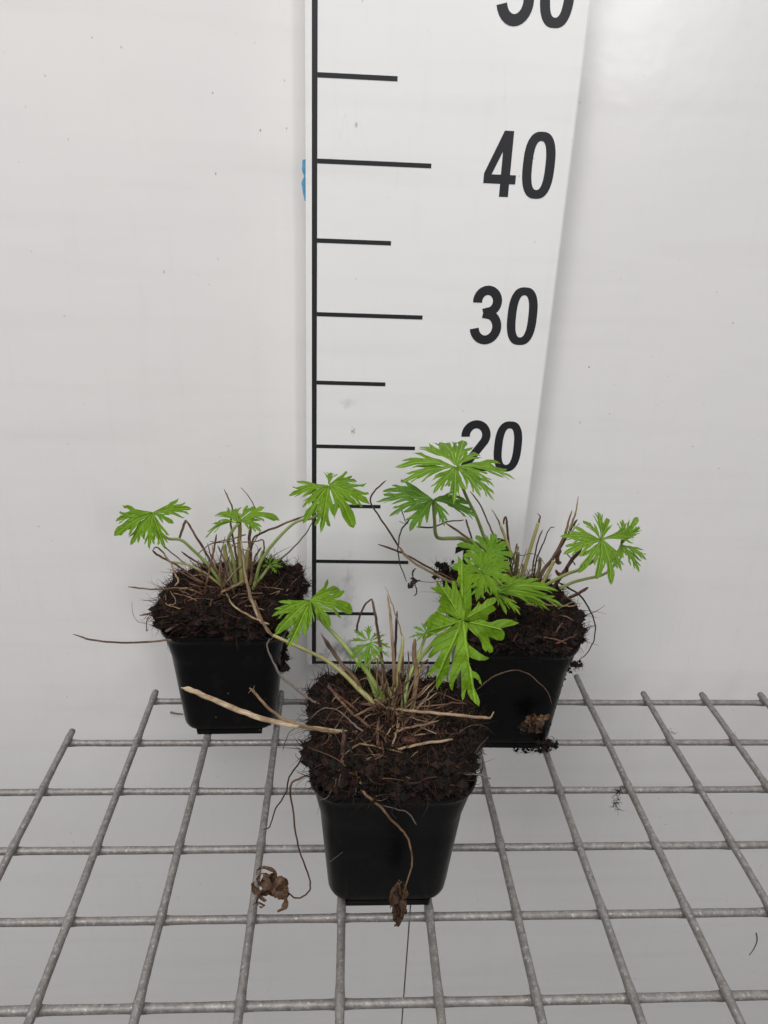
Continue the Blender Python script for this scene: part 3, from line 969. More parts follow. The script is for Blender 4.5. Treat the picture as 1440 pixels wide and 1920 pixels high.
ps(PZ(cF, [(330, 960), (420, 900), (520, 860)], zt, zt), .0006, .0005, M_tan)
ps(PZ(cF, [(330, 930), (350, 1020), (430, 1060), (540, 1080)], zt - .003, zt - .006), .0006, .0004, M_red)
ps(PZ(cF, [(745, 1035), (800, 980), (848, 940)], zt - .003, zt), .0004, .0003, M_straw)
ps(PZ(cF, [(655, 1060), (730, 1110), (800, 1140)], zt - .006, zt - .008), .0005, .0004, M_grey)
ps(PZ(cF, [(980, 1105), (1130, 1102), (1280, 1108), (1365, 1135)], zt - .008, zt - .010), .0005, .0007, M_grey)
ps(PZ(cF, [(1250, 960), (1300, 890), (1350, 840)], zt - .004, zt + .004), .0006, .0004, M_dark)
for (m, a) in ((M_red, [(980, 640), (1080, 600), (1180, 600)]), (M_red, [(850, 540), (960, 520), (1080, 560), (1200, 610)]), (M_brown, [(900, 660), (930, 600), (890, 560)]), (M_red, [(700, 560), (820, 600), (940, 545)]), (M_red, [(250, 500), (330, 520), (400, 515)]), (M_brown, [(360, 630), (400, 590), (430, 560)]), (M_red, [(540, 1000), (600, 960), (590, 870)])):
    ps(PZ(cF, a, zt + .001, zt + .003), .0007, .0005, m, flat=.6)
# stalks hanging over the rim, each with a withered leaf
zf = .0330
ps([atZ(*cF(380, 938), zt - .004), atZ(*cF(428, 1050), zt - .008), atY(*cFb(440, 120), .0405)] + PY(cFb, [(480, 190), (580, 280), (660, 370), (740, 450), (785, 530), (805, 640), (795, 740), (740, 890)], .0360, .0330), .0012, .0007, M_tan, flat=.8)
withered(front, atY(*cFb(705, 985), .030), .0112, M_dryleaf, 24, 3, stretch=(.62, .75, 1.25))
ps(PY(pix, [(578, 1453), (562, 1460), (548, 1467), (544, 1482), (549, 1517), (555, 1567), (565, 1605), (577, 1637), (582, 1660), (575, 1676), (555, 1684), (538, 1672)], .060, .045), .0009, .0006, M_red, flat=.55)
withered(front, atY(512, 1666, .044), .0118, M_dryleaf, 24, 8, stretch=(1.0, .8, .85))
ps(PY(pix, [(497, 1698), (482, 1692), (474, 1697)], .045), .0009, .0004, M_red)
ps(PY(c36, [(880, 440), (800, 600), (730, 710), (700, 830), (620, 960), (590, 1070), (530, 1102)], .075, .070), .0007, .0005, M_dark)
ps(PY(c36, [(800, 320), (780, 335), (720, 390), (682, 505)], .095, .090), .0003, .0003, M_dark)
ps(PY(cFb, [(590, 265), (690, 288), (780, 322), (840, 405)], .0390, .0370), .0003, .0006, M_grey)
ps(PY(cFb, [(655, 225), (690, 175), (715, 160)], .0385, .040), .0006, .0003, M_grey)
ps(PY(cFb, [(660, 180), (690, 250), (660, 310), (700, 360)], .0385, .037), .0004, .0003, M_dark)
ps(PY(cFb, [(150, 228), (205, 205), (238, 150)], .040), .0003, .0003, M_grey)
ps(PY(cFb, [(218, 670), (265, 635), (312, 598)], .0455), .0002, .0002, M_grey)
ps(PY(cFb, [(710, 795), (745, 835)], .040), .0004, .0003, M_grey)
mesh_bud = lambda par, c, r, st, m: mesh_obj('bud_scale', *blob(c, r, st), m, par)
def blob(c, r, st):
    bm = bmesh.new(); bmesh.ops.create_icosphere(bm, subdivisions=2, radius=1)
    V = []
    for v in bm.verts:
        k = 1 + .55 * noise.noise(v.co * 1.9 + Vector(c) * 90)
        V.append(Vector(c) + Vector([v.co[i] * r * st[i] * k for i in range(3)]))
    F = [tuple(v.index for v in f.verts) for f in bm.faces]; bm.free()
    return V, F
mesh_bud(front, atZ(*cF(785, 862), zt), .0032, (1.5, .7, .6), M_bud)
mesh_bud(front, atZ(*cF(578, 1085), zt - .006), .0022, (1.0, .8, 1.2), M_bud)
# leaves
Y = .100
c = atY(581, 1126, Y)
ps([c, atY(600, 1160, Y + .006)] + PY(pix, [(617, 1179), (640, 1203), (665, 1234), (690, 1262), (725, 1320)], Y + .004, .088), .0008, .0014, M_petiole, name='petiole', jit=.05)
leaf(front, c, tipsY(pix, Y, [(508, 1153, -.008), (513, 1188, -.016, .9), (541, 1219, -.020, .9), (573, 1184, -.014, .8), (619, 1178, -.012, .9), (660, 1150, .004), (636, 1110, .016, .9)]), M_leaf, .16, .2)
Y = .100
c = atY(692, 1207, Y)
ps([c, atY(691, 1240, Y)] + PY(cF, [(490, 390), (520, 470), (560, 570), (620, 650), (692, 772)], Y, .084), .0008, .0012, M_petiole, name='petiole', jit=.05)
leaf(front, c, tipsY(cF, Y, [(350, 310, -.006), (345, 255, .0), (405, 392, -.011), (462, 395, -.014), (505, 410, -.014), (560, 352, -.012), (612, 342, -.010), (645, 292, -.006), (652, 215, .002), (625, 130, .009), (580, 112, .012), (492, 72, .015), (392, 105, .012), (372, 180, .006)]), M_leaf_y, .10, .25, .95, LOBE3)
c = atY(800, 1188, .102)
leaf(front, c, tipsY(pix, .102, [(765, 1196, -.003), (772, 1176, .004), (790, 1168, .008), (806, 1166, .008), (822, 1174, .004), (826, 1196, -.003), (780, 1206, -.006)]), M_leaf_y, .10, .3, .9, LOBE3)
ps([c] + PY(cF0, [(945, 400), (915, 470), (880, 560), (862, 650), (856, 740)], .102, .084), .0008, .0012, M_petiole, name='petiole', jit=.05)
# the big leaf held out to the right
Y = .112
c = atY(867, 1163, Y)
ps([c, atY(838, 1188, Y + .008)] + PY(cF0, [(1010, 370), (940, 450), (885, 540), (862, 630), (850, 740)], Y + .002, .082), .0010, .0016, M_petiole, name='petiole', jit=.05)
cZ = crop(780, 1080, 7.2)
DOWN = [(640, 590), (680, 660), (700, 720), (682, 780), (690, 880), (715, 930), (790, 985), (860, 1040), (940, 1085), (990, 1110), (930, 1140), (850, 1140), (780, 1120), (715, 1090), (712, 1150), (725, 1210), (760, 1280), (810, 1300), (850, 1340), (870, 1390), (890, 1470), (860, 1450), (840, 1410), (800, 1380), (770, 1370), (775, 1440), (782, 1490), (810, 1560), (845, 1640), (862, 1700), (850, 1762), (800, 1720), (740, 1660), (700, 1590), (690, 1510), (670, 1560), (655, 1640), (625, 1685), (612, 1620), (615, 1520), (610, 1400), (605, 1260), (570, 1340), (530, 1400), (510, 1450), (490, 1555), (460, 1510), (445, 1440), (455, 1330), (480, 1220), (510, 1100), (545, 930), (575, 780), (600, 650)]
LOWLEFT = [(610, 600), (600, 660), (578, 770), (545, 920), (500, 970), (470, 1060), (450, 1180), (440, 1300), (435, 1440), (415, 1400), (400, 1320), (390, 1370), (350, 1440), (310, 1490), (285, 1548), (265, 1480), (270, 1400), (290, 1310), (320, 1245), (260, 1290), (190, 1330), (128, 1358), (170, 1290), (220, 1220), (270, 1150), (310, 1070), (340, 1000), (255, 1060), (200, 1110), (158, 1105), (180, 1040), (250, 945), (170, 950), (220, 870), (300, 790), (420, 720), (540, 650)]
RIGHT = [(625, 600), (700, 625), (780, 615), (860, 585), (930, 600), (965, 618), (1020, 625), (1100, 592), (1200, 580), (1290, 592), (1392, 635), (1330, 662), (1260, 680), (1200, 690), (1140, 712), (1188, 740), (1198, 790), (1185, 850), (1150, 872), (1090, 865), (1040, 840), (975, 818), (1000, 900), (1040, 970), (1040, 1020), (1000, 1042), (958, 1000), (945, 1028), (900, 980), (885, 900), (850, 840), (790, 790), (740, 740), (690, 690)]
UPRIGHT = [(630, 600), (690, 560), (740, 480), (820, 400), (845, 340), (880, 390), (960, 310), (1060, 285), (1095, 318), (1040, 400), (1085, 452), (1040, 480), (980, 520), (962, 600), (880, 590), (760, 615)]
UP = [(660, 600), (705, 560), (740, 470), (752, 380), (745, 200), (725, 60), (700, -60), (640, -190), (565, -275), (560, -120), (572, 0), (540, 80), (600, 140), (590, 200), (635, 300), (645, 450), (630, 590)]
UPLEFT = [(640, 600), (560, 575), (480, 535), (420, 505), (330, 500), (280, 460), (330, 380), (300, 330), (350, 270), (270, 215), (185, 160), (275, 150), (278, 45), (340, 140), (390, 150), (400, 8), (430, 120), (490, 190), (480, 60), (530, 72), (560, 180), (620, 260), (650, 400), (662, 480), (655, 570)]
LEFT = [(620, 605), (500, 560), (380, 530), (280, 468), (200, 530), (130, 610), (98, 690), (170, 682), (110, 780), (78, 852), (130, 850), (230, 795), (330, 745), (440, 690), (560, 630)]
traced_leaf(front, cZ, (630, 600), Y, [(UP, .004, -.012, .002, .010), (UPRIGHT, -.004, -.006, .004, .020), (LEFT, .006, -.010, .006, .006), (UPLEFT, -.008, -.016, -.004, .012), (LOWLEFT, .004, -.017, .006, .007), (RIGHT, -.008, -.014, .004, .006), (DOWN, .0, -.020, .004, .008)], M_leaf)
c = atY(*cF(575, 540), .086)
leaf(front, c, tipsY(cF, .086, [(560, 485, .003), (590, 500, .0), (620, 555, -.003), (545, 520, .0), (590, 590, -.004)]), M_leaf_y, .1, .5, 1.2, LOBE3)

# ------------------------------------------------------------------ the plant by the wall left of the board
LX, LY = -0.1340, 0.2272
left = empty('potted_plant', (LX, LY, ZG), 'leafy plant in a black pot left of the measuring board, dry stalk poking far left', 'potted plant', group='potted plants on the grid')
ML = make_pot(left, LX, LY, 0.02)
make_peat(left, ML, 0.0435, 0.017, [(0.047, 0.0, PH + .004, 0.03, (0.008, 0.003, 0)), (-0.045, -0.02, PH, .03, (-.005, -.001, 0.001)), (-.03, .03, PH + .01, .03, (.0, 0, -.004)), (.040, .02, PH + .01, .03, (0.002, 0, .005))], 5.0, crown=(0, 0), nfib=8000, edge=1500)
ps = lambda pts, r0, r1, m, **k: stalk(left, pts, r0, r1, m, **k)
# peat and roots spilling over the right-hand rim
S2 = Soup()
for i in range(170):
    q = atY(528 + random.gauss(0, 6), 1222 + random.uniform(-40, 34), .214 + random.uniform(-.012, .014))
    S2.crumb(q, random.choice([.0008, .0013, .002, .0028]), tuple(x * random.uniform(.6, 1.3) for x in (0.012, .008, .0065)))
    S2.fibre(q, Vector((random.gauss(.5, 1), random.gauss(0, 1), random.gauss(-.8, .6))), random.uniform(.004, .010), random.uniform(.0001, .0003), pick_col(.6), 2.4, 5, .5)
S2.build('hanging_peat', M_fibre, left)['kind'] = 'stuff'
ZL = .1130
# green stalks
ps(PY(cL, [(1055, 270), (1058, 400), (1052, 520), (1062, 660), (1070, 800), (1060, 920)], .222, .220), .0014, .0022, M_petiole2, name='stem')
ps(PY(cL, [(935, 510), (945, 600), (985, 700), (1030, 860), (1040, 930)], .224, .219), .0016, .0018, M_petiole2, name='stem')
ps(PY(cL, [(1130, 540), (1110, 660), (1100, 800), (1080, 920)], .226, .222), .0016, .0018, M_petiole2, name='stem')
ps(PY(cL, [(1240, 560), (1220, 640), (1190, 770), (1150, 900)], .222, .219), .0010, .0013, M_petiole, name='stem')
ps(PY(cL, [(520, 652), (640, 672), (780, 740), (920, 850), (1010, 950)], .212, .216), .0008, .0013, M_petiole2, name='stem')
# dry stalks
ps(PY(cL, [(578, 465), (600, 390), (628, 318)], .228, .232), .0013, .0014, M_brown, flat=.5)
ps(PY(cL, [(628, 315), (700, 430), (780, 565), (850, 690), (950, 820)], .232, .222), .0011, .0014, M_brown, flat=.7)
ps(PY(cL, [(932, 72), (965, 150), (1000, 235), (985, 330), (1000, 430), (1020, 560), (1045, 720), (1050, 880)], .236, .222), .0007, .0015, M_brown, flat=.7)
ps(PY(cL, [(1062, 55), (1115, 115), (1170, 205), (1172, 225)], .238, .236), .0003, .0008, M_brown, flat=.6)
ps(PY(cL, [(1178, 215), (1160, 300), (1132, 450), (1140, 600), (1148, 780), (1120, 900)], .236, .222), .0016, .0017, M_tan, flat=.7)
ps(PY(cA, [(1080, 258), (990, 295), (900, 330), (855, 358), (842, 410), (830, 520)], .215, .224), .0011, .0013, M_brown, flat=.8)
ps(PY(cA, [(1125, 275), (1070, 360), (1000, 430), (930, 490), (870, 540)], .232, .226), .0006, .0011, M_grey)
ps(PY(cL, [(590, 568), (680, 630), (780, 690), (900, 780), (985, 845)], .216, .216), .0010, .0013, M_brown, flat=.7)
ps(PY(cL, [(450, 520), (540, 602), (640, 668)], .215, .216), .0007, .0006, M_grey)
ps(PY(cL, [(362, 560), (420, 605), (530, 662), (650, 742), (790, 835)], .200, .212), .0012, .0010, M_tan, flat=.7)
ps(PY(cL, [(362, 562), (400, 532), (460, 592), (512, 662), (540, 742), (570, 802), (540, 842)], .200, .193), .0008, .0009, M_straw, flat=.6)
ps(PY(cL, [(882, 520), (920, 600), (965, 740), (1000, 860), (1036, 985)], .212, .210), .0008, .0011, M_grey)
ps(PY(cL, [(872, 430), (850, 560), (820, 700), (775, 920)], .208, .205), .0009, .0011, M_brown, flat=.6)
ps(PY(cL, [(720, 592), (800, 522), (900, 488), (1000, 466), (1110, 435)], .208, .212), .0005, .0008, M_brown)
ps(PY(cL, [(820, 488), (900, 498), (1010, 480)], .210, .212), .0004, .0005, M_brown)
ps(PY(cL, [(960, 590), (1000, 520), (1080, 492), (1180, 487), (1240, 478), (1248, 560), (1236, 655)], .210, .216), .0005, .0008, M_brown)
ps(PY(cL, [(1228, 535), (1185, 600), (1160, 680), (1150, 760)], .214, .218), .0010, .0013, M_brown, flat=.6)
ps(PY(cL, [(980, 510), (1080, 550), (1160, 575)], .206, .210), .0006, .0006, M_tan)
ps(PY(cL, [(1065, 480), (1085, 600), (1100, 740), (1130, 880), (1165, 990), (1210, 1100), (1280, 1200), (1360, 1258)], .206, .180), .0010, .0013, M_straw, flat=.6, rf=lambda t: .0011 + .0008 * math.exp(-((t - .5) / .14) ** 2))
ps(PZ(cL, [(905, 892), (1000, 850), (1095, 803)], ZL + .004, ZL + .008), .0015, .0016, M_straw, flat=.8)
ps(PZ(cL, [(945, 895), (1000, 990), (1080, 1050), (1200, 1110), (1290, 1147)], ZL + .004, ZL - .004), .0010, .0011, M_straw, flat=.7)
ps(PZ(cL, [(170, 848), (300, 862), (430, 870), (540, 860), (650, 865), (770, 912)], ZL + .000, ZL + .001), .0009, .0011, M_tan, flat=.8)
ps(PZ(cL, [(540, 860), (640, 900), (760, 940), (900, 985)], ZL, ZL - .001), .0008, .0008, M_brown)
ps(PZ(cL, [(262, 1075), (350, 1058), (450, 1030), (600, 1000), (740, 962), (850, 980), (960, 996)], ZL - .008, ZL - .002), .0012, .0012, M_brown, flat=.5)
ps(PZ(cL, [(565, 1035), (660, 990), (760, 975)], ZL - .004, ZL - .002), .0006, .0008, M_red)
ps(PZ(cL, [(430, 1000), (470, 900), (500, 860)], ZL - .003, ZL), .0010, .0008, M_brown, flat=.5)
ps(PZ(cL, [(470, 900), (475, 985), (530, 985), (550, 955), (505, 885)], ZL - .001, ZL + .001), .0004, .0004, M_straw)
ps(PZ(cL, [(580, 980), (620, 870), (640, 850)], ZL - .002, ZL), .0006, .0005, M_brown)
ps(PZ(cL, [(465, 1205), (510, 1180), (570, 1140)], ZL - .012, ZL - .010), .0016, .0014, M_brown, flat=.5)
ps(PY(cA, [(40, 790), (150, 820), (300, 828), (450, 818), (560, 800), (650, 765), (740, 708)], .176, .192), .0009, .0013, M_brown, flat=.7)
ps(PZ(cL, [(930, 1080), (980, 1070), (1050, 1090), (1105, 1130)], ZL - .006, ZL - .008), .0007, .0003, M_red)
ps(PY(cL, [(202, 965), (205, 1050), (240, 1118), (310, 1142)], .195, .190), .0002, .0003, M_grey)
ps(PY(cL, [(372, 1030), (335, 1085), (315, 1140), (315, 1195), (330, 1190)], .186, .184), .0004, .0004, M_dark)
ps(PY(c26, [(1212, 262), (1168, 308), (1160, 370), (1200, 450), (1245, 582)], .180, .178), .0003, .0007, M_grey)
for (m, a) in ((M_red, [(720, 830), (740, 870), (800, 880), (860, 870)]), (M_red, [(800, 910), (860, 890), (900, 850)]), (M_brown, [(540, 700), (640, 760), (760, 830)]), (M_red, [(640, 960), (720, 940), (850, 950)]), (M_red, [(780, 870), (850, 900), (900, 920)]), (M_brown, [(1150, 790), (1220, 750), (1300, 690), (1440, 640)]), (M_tan, [(860, 800), (960, 810), (1060, 815)])):
    ps(PZ(cL, a, ZL + .002, ZL + .004), .0007, .0006, m, flat=.6)
mesh_bud(left, atZ(*c26(825, 148), ZL - .010), .0012, (1.4, .8, .8), M_bud)
# leaves
Y = .204
c = atY(288, 963, Y)
ps([c, atY(296, 990, Y)] + PY(cL, [(480, 462), (590, 476), (690, 560), (810, 680), (930, 850), (1010, 950)], Y, .218), .0008, .0012, M_petiole, name='petiole', jit=.05)
leaf(left, c, tipsY(pix, Y, [(213, 1003, -.010, 1.1), (216, 975, .004, .8), (247, 1024, -.014, .8), (280, 1031, -.017, .85), (308, 1032, -.015, .8), (359, 957, .012, .9), (325, 984, -.004, .8)]), M_leaf, .16, .2)
Y = .214
c = atY(448, 981, Y)
ps([c] + PY(cL, [(1000, 400), (965, 480), (985, 560), (1010, 660), (1025, 800), (1035, 920)], Y, .219), .0010, .0013, M_petiole, name='petiole', jit=.05)
leaf(left, c, tipsY(pix, Y, [(384, 1008, -.006, .9), (403, 968, .014, .9), (436, 958, .020, .8), (525, 977, .000), (493, 999, -.012, .8), (487, 956, .018, .8), (400, 995, -.004, .7)]), M_leaf, .22, .15)
Y = .205
c = atY(616, 912, Y)
ps([c, atY(604, 955, Y - .002)] + PY(cA, [(1120, 266), (1050, 282), (990, 330), (920, 410), (880, 480), (860, 560), (832, 640)], Y, .219), .0008, .0013, M_petiole, name='petiole', jit=.05)
leaf(left, c, tipsY(pix, Y, [(541, 931, -.004), (565, 951, -.010, .8), (570, 984, -.016, .85), (605, 1001, -.020, .9), (666, 989, -.018, .9), (692, 949, -.006), (668, 903, .014, .8), (620, 890, .016, .9)]), M_leaf, .16, .2)
Y = .216
c = atY(*cL(1290, 682), Y)
ps([c] + PY(cL, [(1235, 765), (1180, 830), (1150, 925)], Y, .219), .0010, .0012, M_petiole, name='petiole', jit=.05)
leaf(left, c, tipsY(cL, Y, [(1310, 580, .006), (1385, 618, .006), (1405, 692, .0), (1355, 750, -.004), (1225, 690, -.003), (1240, 615, .003)]), M_leaf_y, .1, .3, .9, LOBE3)

# ------------------------------------------------------------------ the plant right of the board
RX, RY = 0.0700, 0.2120
right = empty('potted_plant', (RX, RY, ZG), 'leafy plant in a black pot half hidden behind the front one, leaf overlapping the 20', 'potted plant', group='potted plants on the grid')
MR = make_pot(right, RX, RY, -0.02)
make_peat(right, MR, 0.0432, 0.013, [(-0.035, 0.03, PH + .008, .03, (-.002, .002, .006)), (.043, -.025, PH + .002, .03, (.003, 0, 0))], 9.0, crown=(0.0, 0.015), nfib=7000, edge=1300)
ps = lambda pts, r0, r1, m, **k: stalk(right, pts, r0, r1, m, **k)
ZR = .1075
S3 = Soup()
def clump(S, cr, cx, cy, sx, sy, Yc, dy, n, big=1.0):
    for i in range(n):
        q = atY(*cr(cx + random.gauss(0, sx), cy + random.gauss(0, sy)), Yc + random.uniform(-dy, dy))
        if random.random() < .6: S.crumb(q, big * random.choice([.0006, .001, .0015, .002]), tuple(x * random.uniform(.6, 1.5) for x in (0.014, .009, .007)))
        S.fibre(q, Vector((random.gauss(0, 1), random.gauss(0, 1), random.gauss(0, 1))), big * random.uniform(.003, .008), random.uniform(.0001, .00025), pick_col(.8), 2.6, 5, .3)
cQ = crop(820, 1120, 4.8)
clump(S3, cQ, 1235, 605, 28, 14, .185, .006, 60)
clump(S3, cQ, 1180, 640, 18, 25, .183, .004, 40, .7)
clump(S3, cQ, 975, 1330, 40, 26, .180, .008, 110, 1.1)
clump(S3, cQ, 850, 1375, 70, 12, .182, .006, 70, .8)
clump(S3, cR, 385, 660, 22, 14, .245, .006, 90, 1.1)
clump(S3, cR, 395, 690, 25, 14, .240, .008, 90, 1.2)
for i in range(60):
    t = random.random()
    q = atY(*cQ(1165 - 180 * t + random.gauss(0, 5), 650 + 560 * t), .184 - .004 * t)
    S3.crumb(q, random.choice([.0004, .0006, .001]), (0.014, .010, .008))
S3.build('clinging_peat', M_fibre, right)['kind'] = 'stuff'
# dry stalks
ps(PY(cR, [(110, 250), (65, 288), (36, 340), (60, 392), (120, 480), (165, 555)], .205, .215), .0008, .0013, M_red, flat=.8)
ps(PY(cR, [(165, 555), (215, 615), (300, 668), (420, 728), (540, 790)], .215, .225), .0013, .0017, M_straw, flat=.8)
ps(PY(cR, [(72, 548), (160, 578), (220, 606), (300, 652), (400, 702), (500, 755)], .216, .228), .0012, .0014, M_red, flat=.6)
ps(PY(cR, [(220, 430), (180, 482), (165, 555), (175, 640), (206, 722)], .212, .200), .0009, .0005, M_dark, flat=.7)
withered(right, atY(*cR(240, 728), .200), .0075, M_darkleaf, 6, 11, stretch=(.8, .8, 1.1))
ps(PY(cR, [(225, 700), (280, 722), (340, 722), (400, 715)], .200, .215), .0004, .0004, M_grey)
ps(PY(cR, [(250, 466), (320, 468), (390, 445), (472, 433)], .220, .226), .0009, .0006, M_red)
ps(PY(cR, [(178, 378), (188, 410), (200, 445)], .224), .0006, .0005, M_brown)
ps(PY(cR, [(170, 440), (190, 450), (215, 452)], .222), .0003, .0003, M_dark)
ps(PY(cR, [(385, 448), (450, 490), (520, 540), (580, 576), (660, 645), (710, 720)], .205, .232), .0012, .0019, M_tan, flat=.8)
ps(PY(cR, [(400, 456), (470, 508), (540, 556), (590, 580)], .203, .212), .0008, .0012, M_brown, flat=.6)
ps(PY(cR, [(500, 300), (550, 372), (590, 460), (612, 510), (660, 620), (700, 710)], .236, .236), .0007, .0011, M_brown)
ps(PY(cR, [(480, 430), (495, 480), (510, 530)], .230), .0012, .0012, M_brown, flat=.5)
ps(PY(cR, [(600, 385), (622, 418), (645, 470)], .244, .242), .0003, .0012, M_brown, flat=.7)
ps(PY(cR, [(640, 455), (680, 560), (716, 650), (735, 735)], .242, .236), .0012, .0015, M_petiole2, name='stem')
ps(PY(cR, [(668, 418), (676, 500), (686, 620), (692, 700)], .246, .240), .0013, .0015, M_red, flat=.7)
ps(PY(cR, [(668, 418), (658, 430), (656, 455)], .246, .244), .0012, .0009, M_bud, flat=.3)
ps(PY(cR, [(812, 404), (826, 416), (822, 436), (815, 460)], .240, .240), .0003, .0014, M_brown)
ps(PY(cR, [(818, 445), (800, 505), (768, 610), (735, 735)], .240, .236), .0014, .0018, M_petiole2, name='stem')
ps(PY(cR, [(838, 480), (815, 535), (798, 620), (785, 700)], .246, .242), .0007, .0008, M_dark)
ps(PY(cR, [(895, 466), (868, 478), (842, 540), (812, 610), (795, 700)], .244, .240), .0004, .0010, M_dark)
ps(PY(cR, [(1004, 322), (998, 365), (985, 420), (962, 480)], .248, .244), .0004, .0016, M_straw, flat=.5)
ps(PY(cR, [(975, 388), (958, 440), (945, 490), (900, 590), (840, 670), (790, 770)], .246, .236), .0007, .0026, M_brown, flat=.7)
ps(PY(cR, [(1000, 432), (975, 468), (940, 530), (900, 590)], .246, .242), .0010, .0016, M_dark, flat=.7)
ps(PY(cR, [(1010, 450), (990, 470), (970, 492)], .246), .0003, .0006, M_dark)
ps(PY(cR, [(1020, 565), (965, 635), (925, 695), (880, 760)], .232, .232), .0020, .0020, M_red, flat=.8)
ps(PY(cR, [(950, 590), (975, 620), (990, 645)], .236), .0007, .0007, M_grey)
ps(PY(cR, [(1050, 748), (1000, 778), (950, 800), (920, 810)], .216, .222), .0017, .0017, M_red)
ps(PY(cR, [(1010, 822), (970, 836), (930, 834), (850, 830), (745, 826)], .205, .208), .0006, .0015, M_tan, flat=.8)
ps(PY(cR, [(905, 722), (960, 752), (1010, 785), (1052, 842), (1080, 910), (1076, 990), (1042, 1058), (1006, 1088)], .232, .186), .0012, .0004, M_dark)
ps(PY(cR, [(722, 586), (718, 640), (700, 725)], .230, .230), .0016, .0020, M_petiole3, name='stem')
ps(PY(cR, [(826, 612), (822, 660), (805, 730)], .236), .0014, .0016, M_petiole3, name='stem')
ps(PY(cR, [(890, 625), (855, 695), (825, 745)], .236, .232), .0016, .0018, M_petiole2, name='stem')
ps(PY(cR, [(720, 588), (745, 600), (790, 590), (828, 610)], .230, .236), .0004, .0003, M_dark)
ps(PY(cR, [(612, 700), (640, 770)], .226, .222), .0018, .0018, M_petiole2, name='stem')
ps(PY(cR, [(585, 690), (620, 770)], .224, .222), .0015, .0016, M_petiole2, name='stem')
ps(PY(cR, [(655, 690), (690, 760)], .226, .224), .0016, .0018, M_tan)
ps(PY(cR, [(640, 620), (680, 690), (700, 760)], .236, .230), .0015, .0017, M_brown)
ps(PY(cR, [(920, 570), (905, 620), (920, 640)], .230), .0022, .0026, M_red, flat=.25)
ps(PY(cR, [(897, 668), (915, 688), (945, 680), (950, 650)], .228), .0024, .0020, M_bud, flat=.3)
ps(PY(cR, [(710, 890), (730, 930), (745, 955), (780, 950), (812, 925)], .186, .192), .0009, .0005, M_brown)
ps(PY(cR, [(905, 1040), (940, 1060), (960, 1075)], .1675), .0005, .0003, M_grey)
mesh_bud(right, atZ(*cR(770, 935), ZR - .003), .0034, (1.3, .7, .6), M_bud)
mesh_bud(right, atZ(*cR(920, 940), ZR - .004), .0022, (1.0, .8, .9), M_brown)
for (m, a) in ((M_brown, [(900, 960), (915, 930), (930, 915)]), (M_red, [(900, 1010), (960, 985), (1000, 965)]), (M_red, [(840, 980), (900, 990), (950, 1010)]), (M_brown, [(880, 900), (930, 880), (980, 900)]), (M_dark, [(860, 870), (900, 900), (960, 960)]), (M_red, [(700, 1000), (720, 960), (700, 930)])):
    ps(PZ(cR, a, ZR - .001, ZR), .0008, .0006, m, flat=.6)
# withered leaf resting against the front of the pot
ps(PY(cR, [(530, 1226), (600, 1170), (680, 1138), (750, 1142), (820, 1190), (865, 1242), (882, 1300)], .162, .160), .0008, .0003, M_brown)
withered(right, atY(*cR(800, 1378), .166), .0108, M_dryleaf, 26, 21, stretch=(.9, .55, .8))
withered(right, atY(*cR(765, 1395), .168), .0095, M_darkleaf, 14, 27, stretch=(.9, .5, .9))
# leaves
Y = .208
c = atY(854.6, 878, Y)
ps([c, atY(*cR(480, 320), Y + .008)] + PY(cR, [(530, 420), (560, 500), (600, 600), (650, 715)], Y + .012, .230), .0010, .0014, M_petiole, name='petiole', jit=.05)
leaf(right, c, tipsY(pix, Y, [(740, 874, .006, .9), (752, 905, -.010, 1.0), (811, 928, -.024, .75), (846, 945, -.030, .9), (902, 935, -.026, .9), (926, 942, -.020, .7), (965, 899, .002, .9), (927, 914, -.010, .6), (900, 858, .024, .7), (867, 833, .040, .75), (822, 835, .040, .8), (784, 846, .028, .9)]), M_leaf_s, .12, .16, .92)
Y = .200
c = atY(812, 940, Y)
ps([c] + PY(cR, [(334, 430), (340, 502), (362, 520), (420, 520), (472, 526), (560, 590), (650, 720)], Y - .001, .228), .0011, .0015, M_petiole, name='petiole', jit=.05)
leaf(right, c, tipsY(pix, Y, [(704, 944, .002), (717, 921, .018, .8), (728, 967, -.008, .8), (766, 997, -.020, .95), (832, 990, -.022, .6), (897, 975, -.006, 1.0), (868, 962, -.012, .7), (875, 944, .012, .7)]), M_leaf_d, .15, .18, .95)
Y = .212
c = atY(1127, 1014, Y)
ps([c, atY(*cR6(690, 770), Y)] + PY(cR6, [(520, 885), (400, 930), (250, 1000), (110, 1080)], Y, .226), .0009, .0013, M_petiole, name='petiole', jit=.05)
leaf(right, c, tipsY(pix, Y, [(1120, 959, .026, .9), (1094, 976, .018, .6), (1138, 972, .020, .6), (1049, 1005, .004, .9), (1053, 1037, -.008, .8), (1087, 1078, -.018, .9), (1118, 1088, -.022, .75), (1146, 1098, -.022, .85), (1166, 1072, -.014, .8), (1185, 1010, .012, .7)]), M_leaf_s, .12, .16, .95)
Y = .222
c = atY(1164, 1022, Y)
ps([c, atY(*cR6(900, 850), Y - .004)] + PY(cR6, [(770, 950), (600, 990), (450, 1030), (300, 1100)], Y - .004, .226), .0009, .0012, M_petiole, name='petiole', jit=.05)
leaf(right, c, tipsY(pix, Y, [(1196, 969, .018, .9), (1169, 975, .020, .7), (1211, 1052, -.010, 1.0), (1199, 1074, -.016, .7), (1163, 1053, -.016, .7), (1200, 990, .012, .7)]), M_leaf_s, .12, .16, .95)
Y = .196
c = atY(914, 1040, Y)
ps([c] + PY(pix, [(918, 1070), (930, 1100), (940, 1120)], Y, .220), .0010, .0012, M_petiole, name='petiole', jit=.05)
